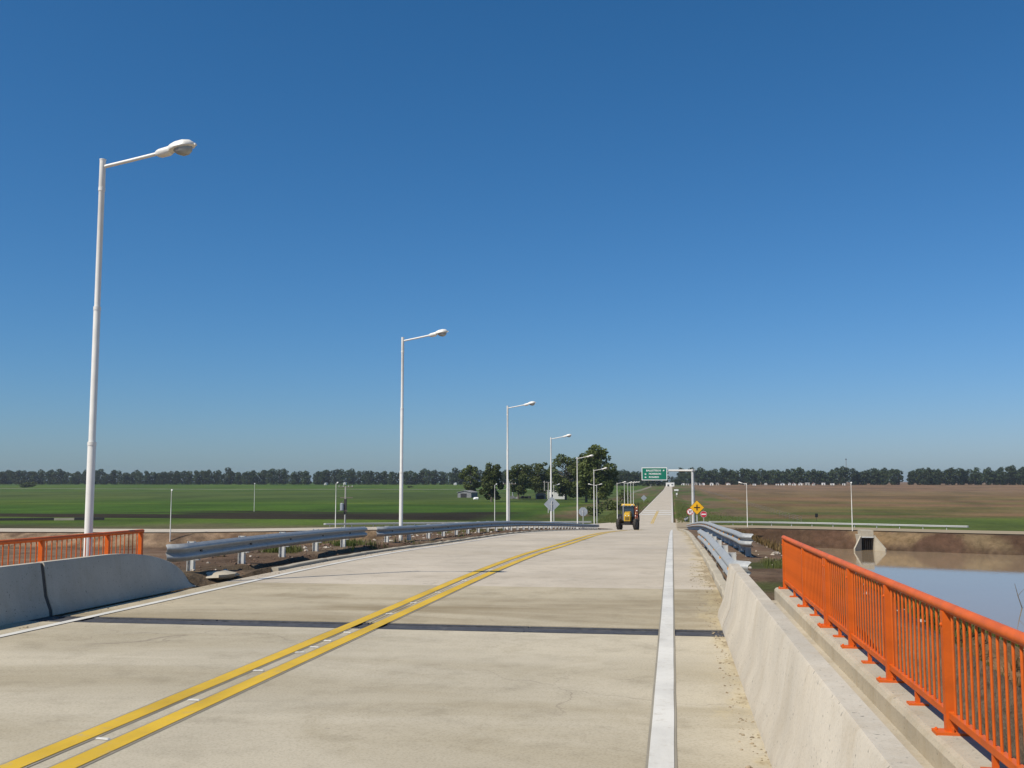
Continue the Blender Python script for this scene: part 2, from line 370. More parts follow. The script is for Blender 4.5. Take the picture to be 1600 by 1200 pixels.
def terrain(X, Y):
    X, Y = np.asarray(X, float), np.asarray(Y, float)
    c = yc(X); dx = np.abs(X - RC)
    field = -6.35 + 3.35 * ss(700, 1500, Y) + .12 * fbm(X, Y, .02) * ss(200, 260, Y)
    # basin between the bridge and the cross road
    floor = np.where((X > -21) & (X < 108), -9.7, -8.0) + .35 * fbm(X, Y, .07)
    s = (c - 6.3) - Y + .9 * fbm(X, Y, .22) + .5 * fbm(X, Y, .9, 2)
    bank = np.maximum(CROSS_Z - .10 - np.maximum(s, 0) * .95, floor)
    e = Y - (c + 6.3)
    beyond = CROSS_Z - .10 - np.clip(e * .12, 0, None); beyond = np.maximum(beyond, field)
    nat = np.where(e > 0, beyond, bank)
    nat = np.where((s < 0) & (e <= 0), cross_z(X, Y) - .12, nat)
    # embankment carrying the main road
    lift = .07 * ss(16.5, 19.5, Y) * (1 - ss(118, 128, Y)) - .12 * (1 - ss(16.5, 19.5, Y)) - .05 * ss(118, 128, Y)
    lift = np.where(X < RC, lift + (.26 * ss(14.8, 15.8, Y) * (1 - ss(16.6, 19.5, Y))) * ss(4.55, 4.9, dx), lift)
    top = Pv(Y) + lift + .05 * fbm(X, Y, .7, 4) * ss(4.5, 4.9, dx)
    top = top - np.where(X < RC, .30 * ss(4.42, 4.6, dx) * (1 - ss(4.85, 5.15, dx + .5 * fbm(X, Y, .8, 3))) * ss(18.8, 20.5, Y) * (1 - ss(30, 38, Y)) * np.clip(.75 + .9 * fbm(X, Y, .5, 3), 0, 1.3), 0)
    right = X > RC
    half = np.where(right, 6.4, 7.2) + .6 * fbm(X, Y, .15, 3)
    slope = np.where(right, 1.45 + 1.15 * ss(39, 45, Y + 1.5 * fbm(X, Y, .3, 2)), 1.7)
    fill = top - np.maximum(dx - half, 0) / slope
    fill = np.where(Y < 13.2, fill - (13.2 - Y) / 1.3 - .3, fill)
    fill = fill + .22 * fbm(X, Y, .35, 4) * ss(half, half + 2, dx)
    # verge and ditch beyond the junction
    far = Y > 190
    fill = np.where(far, Pv(Y) - .05 - np.maximum(dx - 5.6, 0) / 7.0, fill)
    z = np.maximum(fill, nat)
    under = (dx < 4.36)
    z = np.where(under, Pv(Y) - .35, z)
    xr = (np.abs(Y - c) < 6.0)
    z = np.where(xr & ~under, np.minimum(z, cross_z(X, Y) - .06), z)
    flare = (Y > 126) & (Y < 192) & (dx < 4.2 + FL(Y)) & ~under
    z = np.where(flare, np.minimum(z, cross_z(X, Y) - .05), z)
    return z
def FL(Y):                        # paved flare at the junction corners
    Y = np.asarray(Y, float); d = np.clip((np.abs(Y - 172) - 5.5) / 34, 0, 1)
    return np.where(d < 1, 13 * (1 - np.sqrt(np.clip(1 - (1 - d) ** 2, 0, 1))), 0)
def T(x, y): return float(terrain(np.array([x]), np.array([y]))[0])

def soil_colour(X, Y, Z):
    X, Y = np.asarray(X, float), np.asarray(Y, float)
    def c(*a): return np.array(a)
    def lerp(A, B, k): return A + (B - A) * k[..., None]
    n = fbm(X, Y, .06, 4); n2 = fbm(X, Y, .4, 4); cy = yc(X); e = Y - (cy + 6.3)
    dirt = np.broadcast_to(c(.195, .127, .086), X.shape + (3,)).copy()
    dirt = lerp(dirt, c(.235, .17, .115), ss(-.1, .35, n2))
    # eroded bank of the cross road: tan above, dark brown patches and a darker foot
    s = cy - 6.3 - Y; onbank = (s > -.5) & (s < 7) & (Y > 100)
    tan = lerp(np.broadcast_to(c(.235, .165, .095), X.shape + (3,)), c(.115, .066, .043), ss(.0, .22, fbm(X, Y, .16, 3) - .002 * (X - 40)))
    tan = lerp(tan, c(.120, .072, .050), (1 - ss(26, 31, X + 6 * n2)) * ss(0, 8, X) * .9)
    tan = lerp(tan, c(.36, .255, .165), (1 - ss(-30, -15, X)) * .85)
    tan = lerp(tan, c(.105, .065, .045), ss(.05, .2, fbm(X, Y, 1.1, 2)) * (X < 0) * .7)
    tan = lerp(tan, c(.090, .056, .038), (1 - ss(-8.3, -7.4, Z)) * .9)
    dirt = np.where(onbank[..., None], tan, dirt)
    dirt = lerp(dirt, c(.33, .195, .10), ss(3, 8, X) * (1 - ss(80, 110, Y)) * .75)
    # grass creeping over the lower embankment on the right
    g = ss(-.05, .25, fbm(X + 9, Y, .28, 4)) * ss(4.5, 8, X) * (1 - ss(70, 95, Y)) * .9
    dirt = lerp(dirt, c(.12, .115, .038), g)
    g2 = ss(.0, .25, fbm(X, Y, .5, 3)) * ((X > 1.2) & (X < 5) & (Y > 17) & (Y < 24)) * .8
    dirt = lerp(dirt, c(.08, .11, .03), g2)
    # beyond the cross road
    green = lerp(np.broadcast_to(c(.066, .132, .014), X.shape + (3,)), c(.104, .160, .022), ss(-.3, .3, fbm(X * .35, Y, .03, 4)))
    green = lerp(green, c(.088, .115, .036), ss(330, 480, Y) * (1 - ss(620, 900, Y)) * .65)
    mud = ss(-.1, .12, fbm(X * .2, Y, .05, 4) * 1.3 + .42 - np.abs(Y - 226) / 48) * (1 - ss(-45, -30, X))
    left = lerp(green, c(.034, .022, .014), mud * .95)
    left = lerp(left, c(.140, .115, .065), (1 - ss(14, 40, e + 14 * n)) * .85)
    brown = lerp(np.broadcast_to(c(.235, .146, .078), X.shape + (3,)), c(.185, .148, .058), ss(-.15, .3, fbm(X * .25, Y, .028, 4)))
    rg = ss(-.2, .25, fbm(X * .3, Y, .03, 4) + .5 - (Y - 190) / 130)
    right = lerp(brown, c(.090, .140, .024), rg * .9)
    right = lerp(right, c(.27, .172, .108), ss(450, 900, Y) * .7)
    out = np.where((X < RC)[..., None], left, right)
    # verges beside the main road
    dx = np.abs(X - RC); vk = (1 - ss(20, 30, dx + 5 * n))
    verge = lerp(np.broadcast_to(c(.105, .138, .034), X.shape + (3,)), c(.185, .135, .075), ss(.0, .3, fbm(X, Y * .35, .12, 4) + .12 * ss(9, 16, dx)))
    out = lerp(out, verge, vk)
    out = np.where((e > -1)[..., None], out, dirt)
    return np.clip(out, .01, .9)

def axis(segs):
    a = []
    for lo, hi, st in segs: a.append(np.arange(lo, hi - 1e-6, st))
    return np.concatenate(a + [np.array([segs[-1][1]])])
gx = np.concatenate([-np.geomspace(7000, 125, 34)[:-1], axis([(-125, -24, 1.1), (-24, -10, .4), (-10, -7.9, .12)]),
                     np.array([-7.875, -7.6, -5, -2, .5, .83]), axis([(.86, 3, .18), (3, 14, .35), (14, 32, .5), (32, 70, .9), (70, 125, 2.5)]), np.geomspace(125, 7000, 34)[1:]])
gy = np.concatenate([axis([(-150, -10, 14), (-10, 8, 1.5), (8, 26, .22), (26, 62, .4), (62, 130, .8), (130, 182, .55), (182, 262, 2.0), (262, 420, 6)]), np.geomspace(420, 9000, 60)[1:]])
GX, GY = np.meshgrid(gx, gy); GZ = terrain(GX, GY)
nx, ny = len(gx), len(gy)
gm = bpy.data.meshes.new('ground')
idx = np.arange(nx * ny).reshape(ny, nx)
q = np.stack([idx[:-1, :-1], idx[:-1, 1:], idx[1:, 1:], idx[1:, :-1]], -1).reshape(-1, 4)
gm.vertices.add(nx * ny); gm.vertices.foreach_set('co', np.stack([GX, GY, GZ], -1).ravel())
gm.loops.add(q.size); gm.loops.foreach_set('vertex_index', q.ravel())
gm.polygons.add(len(q)); gm.polygons.foreach_set('loop_start', np.arange(0, q.size, 4)); gm.polygons.foreach_set('loop_total', np.full(len(q), 4))
gm.polygons.foreach_set('use_smooth', np.ones(len(q), bool))
at = gm.color_attributes.new('soil', 'FLOAT_COLOR', 'POINT')
at.data.foreach_set('color', np.concatenate([soil_colour(GX, GY, GZ), np.ones((ny, nx, 1))], -1).ravel())
gm.update(calc_edges=True); gm.validate(); gm.materials.append(M['ground'])
ground = put(gm, 'ground'); tag(ground, 'brown soil banks and flat green and brown farm fields', kind='structure')

# water in the borrow pit beside the embankment
m = MB(); m.v = [(-20, -110, WATER_Z), (107, -110, WATER_Z), (107, 170, WATER_Z), (-20, 170, WATER_Z)]; m.face((0, 1, 2, 3))
tag(m.build('water', M['water']), 'still brown flood water beside the road embankment', kind='structure')

# ------------------------------------------------------------------ roads
XL, XR, XC, XLW, XRW = -7.74, .71, -3.65, -7.3, -.085      # kerb faces, centre line, edge lines
def ribbon(xa, xb, ys, dz, thick, zf=None):
    """slab between x = xa and xb following the road profile"""
    mb = MB(); n = len(ys)
    for k in (0, -thick):
        for y in ys:
            for x in (xa, xb): mb.v.append((x, y, (zf(x, y) if zf else P(y)) + dz + k))
    for i in range(n - 1):
        a = 2 * i; mb.face((a, a + 1, a + 3, a + 2))
        b = 2 * n + a; mb.face((b, b + 2, b + 3, b + 1))
        mb.face((a, a + 2, b + 2, b)); mb.face((a + 1, b + 1, b + 3, a + 3))
    mb.face((0, 2 * n, 2 * n + 1, 1)); e = 2 * n - 2; mb.face((e, e + 1, e + 1 + 2 * n, e + 2 * n))
    return mb
def ysteps(a, b, st=1.0): return list(np.linspace(a, b, max(2, int((b - a) / st) + 1)))

road = empty('road'); tag(road, 'pale concrete highway running straight down from the bridge', kind='structure')
deck = empty('bridge_deck'); tag(deck, 'concrete bridge deck with raised side plinths', kind='structure')
JY0, JY1 = 11.72, 12.30
ribbon(XL - .45, XR + .35, ysteps(-25, JY0), 0, .9).build('slab', M['deck'], deck)
ribbon(XL - .15, XR - .02, [JY0 + .003, JY1 - .003], -.012, .3).build('expansion_joint', M['joint'], deck)
tag(deck.children[-1], 'dark rubber expansion joint across the carriageway')
for xa, xb in ((-7.72, -5.6), (-5.58, -3.66), (-3.64, -1.7), (-1.68, .68)):        # raised joint segments
    for y in (JY0 + .09, JY1 - .09):
        ribbon(xa, xb, [y - .035, y + .035], -.001, .02).build('joint_bar', M['joint'], deck)
g = .006
ribbon(XL, XC - g, ysteps(JY1, 17.1), 0, .3).build('slab', M['apron'], road)
ribbon(XC + g, XR, ysteps(JY1, 17.1), 0, .3).build('slab', M['apron'], road)
y = 17.1
while y < 118:
    y2 = min(y + 4.6, 118) if y < 113 else 118
    for a, b in ((XL, XC - g), (XC + g, XR)):
        ribbon(a, b, ysteps(y + g, y2 - g), random.uniform(-.002, .002), .3).build('slab', M['slab'], road)
    ribbon(XL, XR, [y - g, y + g], -.012, .02).build('joint_seal', M['seal'], road)
    y = y2
ribbon(XL, XR, ysteps(118, 190, 2), -.003, .25).build('carriageway', M['slab'], road)
ribbon(XLW - .25, XRW + .25, ysteps(190, 204, 2) + ysteps(212, 800, 8) + ysteps(815, 1490, 15), -.004, .25).build('carriageway', M['slab'], road)

# cross road, with rounded junction corners
cr = empty('cross_road'); tag(cr, 'narrow concrete cross road along the top of the bank', kind='structure')
mb = MB(); xs = np.concatenate([np.linspace(-400, -60, 60), np.linspace(-58, 60, 90), np.linspace(64, 300, 50)])
for x in xs:
    cyx = float(yc(x))
    for d in (-5.3, -2.5, 2.5, 5.3): mb.v.append((x, cyx + d, float(cross_z(x, cyx + d)) + .004 * (1 if abs(x - RC) > 4.3 else -1.5)))
for i in range(len(xs) - 1):
    for j in range(3):
        a = 4 * i + j; mb.face((a, a + 4, a + 5, a + 1))
mb.build('carriageway', M['slab'], cr)
for sx in (-1, 1):
    mb = MB(); ys = list(np.linspace(133, 167, 30)) + list(np.linspace(177, 211, 30))
    for y in ys:
        for k in (0, .35, 1):
            x = RC + sx * (4.15 + k * (float(FL(y)) + .05)); mb.v.append((x, y, float(cross_z(x, y)) + .002))
    for i in range(len(ys) - 1):
        if i == 29: continue
        for j in range(2):
            a = 3 * i + j; f = (a, a + 1, a + 4, a + 3); mb.face(f if sx > 0 else f[::-1])
    mb.build('junction_corner', M['slab'], cr)

# painted markings (each a thin sheet on the slabs)
def line(xa, xb, y0, y1, dz, mat, name='painted_line'):
    ys = ysteps(y0, y1, .8) if y1 < 130 else ysteps(y0, min(y1, 130), .8)[:-1] + ysteps(max(y0, 130), y1, 5)
    mb = MB(); nw = random.Random(int(y0 * 7 + xa * 13))
    for y in ys:
        for x in (xa, xb): mb.v.append((x + nw.uniform(-.002, .002), y, P(y) + dz))
    for i in range(len(ys) - 1): mb.face((2 * i, 2 * i + 1, 2 * i + 3, 2 * i + 2))
    return mb.build(name, mat, road)
for s in (-1, 1):
    line(XC + s * .155 - .10, XC + s * .155 + .10, -6, JY0, .004, M['primer'], 'primer_strip'); line(XC + s * .155 - .10, XC + s * .155 + .10, JY1, 60, .004, M['primer'], 'primer_strip')
    line(XC + s * .155 - .075, XC + s * .155 + .075, -6, 128, .008, M['yellow']); line(XC + s * .155 - .075, XC + s * .155 + .075, 185, 262, .008, M['yellow'])
line(XRW - .092, XRW + .092, -6, 60, .004, M['primer'], 'primer_strip')
line(XRW - .075, XRW + .075, -6, 131, .008, M['white']); line(XRW - .09, XRW + .09, 190, 900, .008, M['white'])
line(XLW - .06, XLW + .06, -6, 131, .008, M['white']); line(XLW - .09, XLW + .09, 190, 900, .008, M['white'])
for k in range(3):          # wide transverse stop bars on the far approach
    for xa, xb in ((XLW + .3, XC - .35), (XC + .35, XRW - .2)):
        line(xa, xb, 234 + k * 15, 238.5 + k * 15, .009, M['white'], 'stop_bar')
for sy in (6.3, 7.55, 8.85, 9.9, 10.25, 10.7, 11.35, 13.1, 14.4, 15.9, 18.0, 20.5):
    mb = MB(); mb.box((0, 0, 0), (.10, .026, .008), Matrix.Rotation(random.uniform(-.3, .3), 3, 'Z'), 0, .85)
    mb.build('road_stud', M['white'], road, (XC + random.uniform(-.02, .02), sy, P(sy) + .008))

# kerbs of the ramp, in cast lengths
kerb_prof = [(0, -.25), (0, .09), (.02, .115), (.13, .12), (.15, .10), (.15, -.25)]
def kerb_run(x0f, sgn, ya, yb, name, hk=1.0):
    k = empty(name); y = ya; rnd = random.Random(5 if sgn > 0 else 6)
    while y < yb - .1:
        y2 = min(y + 3.0, yb); path = []
        for yy in ysteps(y + .008, y2 - .008, .5):
            x = x0f(yy) + rnd.uniform(-.012, .012); path.append(((x, yy, P(yy) + rnd.uniform(-.012, .012)), (sgn, 0, 0), (0, 0, 1)))
        MB().sweep([(a, b * hk if b > 0 else b) for a, b in kerb_prof], path).build('kerb_stone', M['kerbc'], k); y = y2
    return k
tag(kerb_run(lambda y: XR + .006, 1, 13.75, 130, 'kerb'), 'cast concrete kerb stones edging the ramp', kind='structure')
tag(kerb_run(lambda y: XL - .006, -1, 19.6, 128, 'kerb', .5), 'cast concrete kerb stones edging the ramp', kind='structure')

# walkway strips and railing plinths on the deck
for sgn, name in ((1, 'right'), (-1, 'left')):
    ax = .71 if sgn > 0 else -7.74
    path = lambda a, b: [((ax + 0, yy, P(yy)), (sgn, 0, 0), (0, 0, 1)) for yy in ysteps(a, b, .5)]
    MB().sweep([(.36, -.6), (.36, -.02), (.86, -.03), (.86, -.6)], path(-25, 15.9)).build('walkway', M['plinth'], deck)
    y = -25
    for y2 in (-14, -3, 3.2, 11.75, 16.2):
        MB().sweep([(.80, -.7), (.80, .10), (.82, .13), (.85, .14), (1.13, .14), (1.15, .12), (1.15, -.7)], path(y + .012, y2 - .012)).build('plinth', M['plinth'], deck)
        y = y2

# ------------------------------------------------------------------ concrete safety barriers
def barrier(name, sgn, ya, yb, label, rounded=False):
    ax = .55 if sgn > 0 else -7.88
    prof = [(0, 0), (.012, .075), (.085, .25), (.155, .655), (.17, .675), (.275, .675), (.29, .655), (.31, .0)]
    root = empty(name, (ax, (ya + yb) / 2, P((ya + yb) / 2)))
    o = root.location; mb = MB(); path = []
    ys = ysteps(ya, yb, .5) if not rounded else ysteps(ya, yb - 2.6, .5) + [yb - 2.6 + 2.6 * math.sin(a) for a in np.linspace(.08, math.pi / 2 - .02, 14)]
    n = len(prof)
    for yy in ys:
        k = 1.0
        if rounded and yy > yb - 2.6: k = max(.04, math.sqrt(max(0, 1 - ((yy - (yb - 2.6)) / 2.6) ** 2)))
        path.append((Vector((ax, yy, P(yy) - .004)) - o, (sgn, 0, 0), (0, 0, k)))
    if not rounded and sgn > 0 and yb > 13:
        path = path[:-1] + [(path[-1][0] - Vector((0, .12, 0)), (sgn, 0, 0), (0, 0, 1)), (path[-1][0] + Vector((.02, 0, 0)), (sgn * .9, 0, 0), (0, 0, .93))]
    MB().sweep(prof, path).build('barrier_body', M['cast'], root, smooth=True)
    if yb > 13:        # recessed mortar joint where this length meets the next
        MB().sweep([(a + (.012 if a < .2 else -.012), b - (.012 if b > .6 else 0)) for a, b in prof], [(Vector((ax, yy, P(yy) - .004)) - o, (sgn, 0, 0), (0, 0, 1)) for yy in (ya - .075, ya + .01)]).build('mortar_joint', M['seal'], root)
    return tag(root, label, 'barrier')
barrier('concrete_barrier', 1, 12.27, 13.7, 'short end block of concrete barrier just past the expansion joint, touching a steel guardrail')
barrier('concrete_barrier', 1, -4, 12.20, 'long sunlit concrete barrier running beside the orange railing over the flood water')
barrier('concrete_barrier', -1, 12.31, 16.35, 'shaded concrete barrier with rounded sloping end beside the first steel guardrail', True)
barrier('concrete_barrier', -1, -4, 12.23, 'shaded concrete barrier cut off square at a joint in front of orange railing')

# ------------------------------------------------------------------ orange pedestrian railings
bal = MB().tube([(0, 0, .115), (0, 0, .73)], .0085, 8).mesh('baluster', M['orange'], True)
def post_mesh():
    mb = MB().box((0, 0, .37), (.066, .06, .72)); return mb.mesh('post', M['orange'], False)
pst = post_mesh()
plate = MB().box((0, 0, .009), (.20, .12, .018)).box((0, .0, .03), (.012, .10, .03)).mesh('foot_plate', M['orange'])
sfoot = MB().box((0, 0, .007), (.13, .09, .014)).box((0, 0, .06), (.03, .03, .10)).mesh('support_foot', M['orange'])
boltm = MB().ball((0, 0, 0), (.011, .011, .012), 6, 4).mesh('bolt', M['orange'])
def railing(x, posts, label):
    y0, y1 = posts[0], posts[-1]; base = Vector((x, y0, P(y0) + .14)); root = empty('pedestrian_railing', base)
    zz = lambda yy: P(yy) + .14 - base.z
    pts = [(0, yy - y0, zz(yy) + .755) for yy in ysteps(y0 - .06, y1 + .06, .8)]
    MB().tube(pts, .033, 14).build('top_rail', M['orange'], root, smooth=True)
    MB().sweep([(-.02, -.02), (.02, -.02), (.02, .02), (-.02, .02)], [((0, p[1], p[2] - .755 + .115), (1, 0, 0), (0, 0, 1)) for p in pts]).build('bottom_rail', M['orange'], root)
    for yy in posts:
        p = put(pst, 'post', root, (0, yy - y0, zz(yy)))
        put(plate, 'foot_plate', p, (0, 0, -.001))
        for bx in (-.08, .08): put(boltm, 'bolt', p, (bx, .03, .02))
        put(boltm, 'bolt', p, (-.034, 0, .65))
    for a, b in zip(posts[:-1], posts[1:]):
        n = max(2, round((b - a) / .128)); st = (b - a) / n
        for k in range(1, n):
            yy = a + k * st; put(bal, 'baluster', root, (0, yy - y0, zz(yy)))
        yy = (a + b) / 2; put(sfoot, 'support_foot', root, (0, yy - y0, zz(yy)))
    return tag(root, label, 'railing')
railing(1.65, [1.5, 3.24, 4.97, 6.71, 8.44, 10.17, 11.62], 'long orange steel railing on the concrete plinth above the flood water')
railing(1.65, [11.74, 13.6, 15.95], 'short orange railing section past the deck joint, ending at bare earth beside the flood water')
railing(-8.95, [1.5, 3.24, 4.97, 6.71, 8.44, 10.17, 11.9], 'long orange railing behind the square-cut shaded concrete barrier')
railing(-8.95, [12.03, 13.63, 15.38, 16.42], 'short orange railing in front of the nearest tall lamp post, behind round-ended barrier')

# ------------------------------------------------------------------ steel guardrails
WP = [(0, .312), (.012, .300), (.068, .268), (.083, .240), (.083, .226), (.07, .200), (.016, .168), (.006, .156), (.016, .144), (.07, .112), (.083, .086), (.083, .072), (.068, .044), (.012, .012), (0, 0)]
WB = WP + [(a - .007, b) for a, b in reversed(WP)]
def ipost():
    mb = MB()
    mb.box((.006, 0, .1), (.012, .09, 1.3)); mb.box((.124, 0, .1), (.012, .09, 1.3)); mb.box((.065, 0, .1), (.106, .010, 1.296))
    return mb.mesh('post', M['galvpost'])
ip = ipost()
spacer = MB().box((-.05, 0, 0), (.10, .09, .24)).mesh('spacer_block', M['galv'])
refl = MB().box((.025, 0, 0), (.05, .11, .085), None, 0, .7).mesh('reflector', M['amber'])
rbolt = MB().box((.014, 0, 0), (.04, .08, .07), None, 0, .7).mesh('bolt_plate', M['bolt'])
def guardrail(pathf, s0, s1, side, label, zf, h=.64, pitchp=2.5, ends='both', amber=True, posts_all=True, dark=True, seg=3.9):
    """pathf(s)->(x,y); side: unit normal towards traffic = right-hand or left-hand of the path direction"""
    def frame(s):
        a, b = Vector(pathf(s - .05)), Vector(pathf(s + .05)); d = (b - a).normalized(); n = Vector((d.y, -d.x)) * side
        x, y = pathf(s); return Vector((x, y, zf(x, y))), Vector((n.x, n.y, 0)), Vector((d.x, d.y, 0))
    o0, n0, d0 = frame(s0); root = empty('steel_guardrail', o0); s = s0; k = 0
    while s < s1 - .2:
        e = min(s + seg, s1); path = []
        for t in ysteps(s - (.15 if k else 0), e + .0, .65):
            o, n, d = frame(t); path.append((o - o0 + n * (.006 * (k % 2)), n, Vector((0, 0, 1))))
        path = [(o + Vector((0, 0, h - .312)), n, z) for o, n, z in path]
        if k == 0 and ends in ('both', 'start'):
            o, n, z = path[0]; pre = []
            e_ = R(48); cf = o - n * .32; df = n * math.cos(e_) - d0 * math.sin(e_); tf = -n * math.sin(e_) - d0 * math.cos(e_)
            pre.append((cf + df * .32 + tf * .17, df, z * .93)); pre[0] = (pre[0][0] + Vector((0, 0, .011)), df, z * .93); pre.append((cf + df * .32 + tf * .14, df, z))
            for a in np.linspace(e_, 0, 7)[:-1]:       # fishtail terminal flaring away from traffic
                r = .32; c = o - n * r
                dirn = n * math.cos(a) - d0 * math.sin(a); pre.append((c + dirn * r, dirn, z))
            MB().sweep(WB, pre + [path[0]]).build('end_terminal', M['galv'], root, smooth=True)
        MB().sweep(WB, path).build('beam', M['galv'], root, smooth=True)
        if e >= s1 - .2 and ends in ('both', 'end'):
            o, n, z = path[-1]; d = frame(s1)[2]; post = []
            for a in np.linspace(0, R(72), 7)[1:]:
                r = .2; c = o - n * r; dirn = n * math.cos(a) + d * math.sin(a); post.append((c + dirn * r, dirn, z))
            MB().sweep(WB, [path[-1]] + post).build('end_terminal', M['galv'], root, smooth=True)
        s = e; k += 1
    s = s0 + .55
    while s < s1:
        o, n, d = frame(s); ang = math.atan2(-n.y, -n.x)      # post stands behind the beam
        q = o - o0
        pz = q.z + h - (.745 if side > 0 else .83)
        p = put(ip, 'post', root, (q.x - n.x * .105, q.y - n.y * .105, pz), (0, 0, ang))
        put(spacer, 'spacer_block', p, (0, 0, .53))
        b = put(refl if amber else rbolt, 'reflector' if amber else 'bolt_plate', root, (q.x + n.x * .004, q.y + n.y * .004, q.z + h - .156), (0, 0, math.atan2(n.y, n.x)))
        s += pitchp
    return tag(root, label, 'guardrail')
rz = lambda x, y: P(y)
guardrail(lambda s: (-8.6 - .3 * (s - 16.9) / 12.5, s), 17.45, 29.3, 1, 'short steel guardrail beside the round-ended concrete barrier, throwing shade on bare earth', rz, amber=False, pitchp=2.4)
guardrail(lambda s: (-8.9 - .25 * (1 - min(1, (s - 32.4) / 6)), s), 32.4, 126, 1, 'long steel guardrail following the ramp below the row of tall white lamps', rz, h=.60, amber=False)
guardrail(lambda s: (.86 - .05 * (s - 15.4) / 16, s), 15.4, 31.4, -1, 'short steel guardrail meeting the end block of the sunlit barrier', rz, h=.60)
guardrail(lambda s: (1.6, s), 24.7, 118, -1, 'long steel guardrail with free rounded end above dark shadow beside the brown earth slope', rz, h=.64)
fz = lambda x, y: float(cross_z(x, y))
guardrail(lambda s: (s, float(yc(s)) + 6.15), 6.5, 45, -1 * -1, 'steel guardrail along the cross road above the small culvert', lambda x, y: CROSS_Z, h=.66, pitchp=3.2, amber=False)
guardrail(lambda s: (s, float(yc(s)) + 6.15), -56, -14, 1, 'steel guardrail across the cross road, in front of the green field', lambda x, y: CROSS_Z, h=.66, pitchp=3.2, amber=False)
guardrail(lambda s: (2.2 + .05 * (s - 196), s), 196, 212, -1, 'little steel guardrail on the grass verge past the junction', lambda x, y: T(x, y) + .02, h=.6, pitchp=3.2)

# poured concrete pad under the first guardrail post
pad = MB().ball((0, 0, 0), (.30, .40, .075), 12, 6, 0, .25, random.Random(2)).build('concrete_pad', M['kerbc'], None, (-8.22, 17.95, P(17.95) + .03), True)
tag(pad, 'rough lump of poured concrete at foot of the first guardrail post', 'concrete')

# ------------------------------------------------------------------ street lamps
def make_lamp():
    r = empty('street_lamp')
    H = 7.25
    MB().tube([(0, 0, -.6), (0, 0, 2.45), (0, 0, 2.5), (0, 0, 4.7), (0, 0, 4.75), (0, 0, 6.75), (0, 0, 6.76), (0, 0, H)], [.066, .066, .056, .056, .048, .048, .052, .050], 16).build('pole', M['lampwhite'], r, smooth=True)
    for z, q in ((2.47, .071), (4.72, .061), (6.75, .056)): MB().tube([(0, 0, z - .03), (0, 0, z + .03)], q, 16).build('collar', M['lampwhite'], r, smooth=True)
    MB().tube([(0, 0, H), (0, 0, H + .02)], .054, 14).build('cap', M['lampwhite'], r)
    ps = [(.03, 0, H - .11), (.5, 0, H - .025), (1.02, 0, H + .075)]
    MB().tube(ps, .03, 10).build('arm', M['lampwhite'], r, smooth=True)
    # cobra-head luminaire: gear box neck, hood, glass bowl
    t = R(10.5); rot = Matrix.Rotation(-t, 3, 'Y') * .84; o = Vector((1.0, 0, H + .072))
    def prof(stations):
        mb = MB(); path = []; n = 14
        for x, wy, zt, zb in stations:
            ring = []
            for j in range(n):
                a = 2 * math.pi * j / n; cy_, sz = math.cos(a), math.sin(a)
                yy = wy * (abs(cy_) ** .75) * (1 if cy_ > 0 else -1); z = (zt if sz > 0 else -zb) * (abs(sz) ** .75) * (1 if sz > 0 else -1) * (1 if sz > 0 else 1)
                z = zt * abs(sz) ** .75 if sz > 0 else -zb * abs(sz) ** .75
                p = o + rot @ Vector((x, yy, z)); ring.append(tuple(p))
            mb.v += ring
        for k in range(len(stations) - 1):
            for j in range(n):
                a, b = k * n + j, k * n + (j + 1) % n; mb.face((a, a + n, b + n, b))
        mb.face(range(n)); mb.face([(len(stations) - 1) * n + j for j in range(n)][::-1])
        return mb
    prof([(-.05, .045, .045, .04), (0, .085, .06, .075), (.05, .10, .07, .095), (.22, .105, .08, .095), (.27, .11, .085, .06)]).build('gear_housing', M['lampwhite'], r, smooth=True)
    hood = prof([(.25, .10, .085, .045), (.31, .135, .11, .03), (.42, .165, .135, .03), (.58, .17, .14, .03), (.70, .14, .11, .03), (.76, .08, .06, .02), (.78, .03, .025, .01)]).build('hood', M['lampwhite'], r, smooth=True)
    prof([(.34, .05, .0, .06), (.40, .12, .0, .12), (.50, .14, .0, .165), (.60, .13, .0, .165), (.68, .09, .0, .12), (.72, .03, .0, .05)]).build('glass_bowl', M['bowl'], hood, smooth=True)
    c = o + rot @ Vector((.79, 0, .0)); MB().box(tuple(c), (.03, .06, .03)).build('latch', M['lampwhite'], hood)
    return r
lamp = make_lamp(); used = [0]
def place_lamp(x, y, z, az, label, group, tilt=0):
    o = lamp if not used[0] else copy_tree(lamp); used[0] = 1
    o.location = (x, y, z); o.rotation_euler = (0, tilt, az); o.scale = (1, 1, 1)
    o['label'] = label; o['category'] = 'street lamp'; o['group'] = group
    return o
G1 = 'tall lamps lining the ramp'
place_lamp(-9.42, 15.6, P(15.6) - .12, 0, 'tall white lamp rising behind the short orange railing and rounded barrier end', G1)
for x, y in ((-9.42, 35.2), (-9.4, 58.75), (-9.4, 80.4), (-9.4, 103.1), (-9.4, 125.4)):
    place_lamp(x, y, P(y) - .02, random.uniform(-.03, .03), 'tall white lamp standing behind the long guardrail that follows the ramp', G1)
G2 = 'lamps along the road past the junction'
for y in (172.4 + 13, 206, 222, 238, 254):
    place_lamp(-9.4 - (.35 if y < 190 else 0), y, T(-9.4, y) + (.0), random.uniform(-.04, .04), 'white lamp on the verge of the straight road past the junction', G2)
G3 = 'lamps along the cross road'
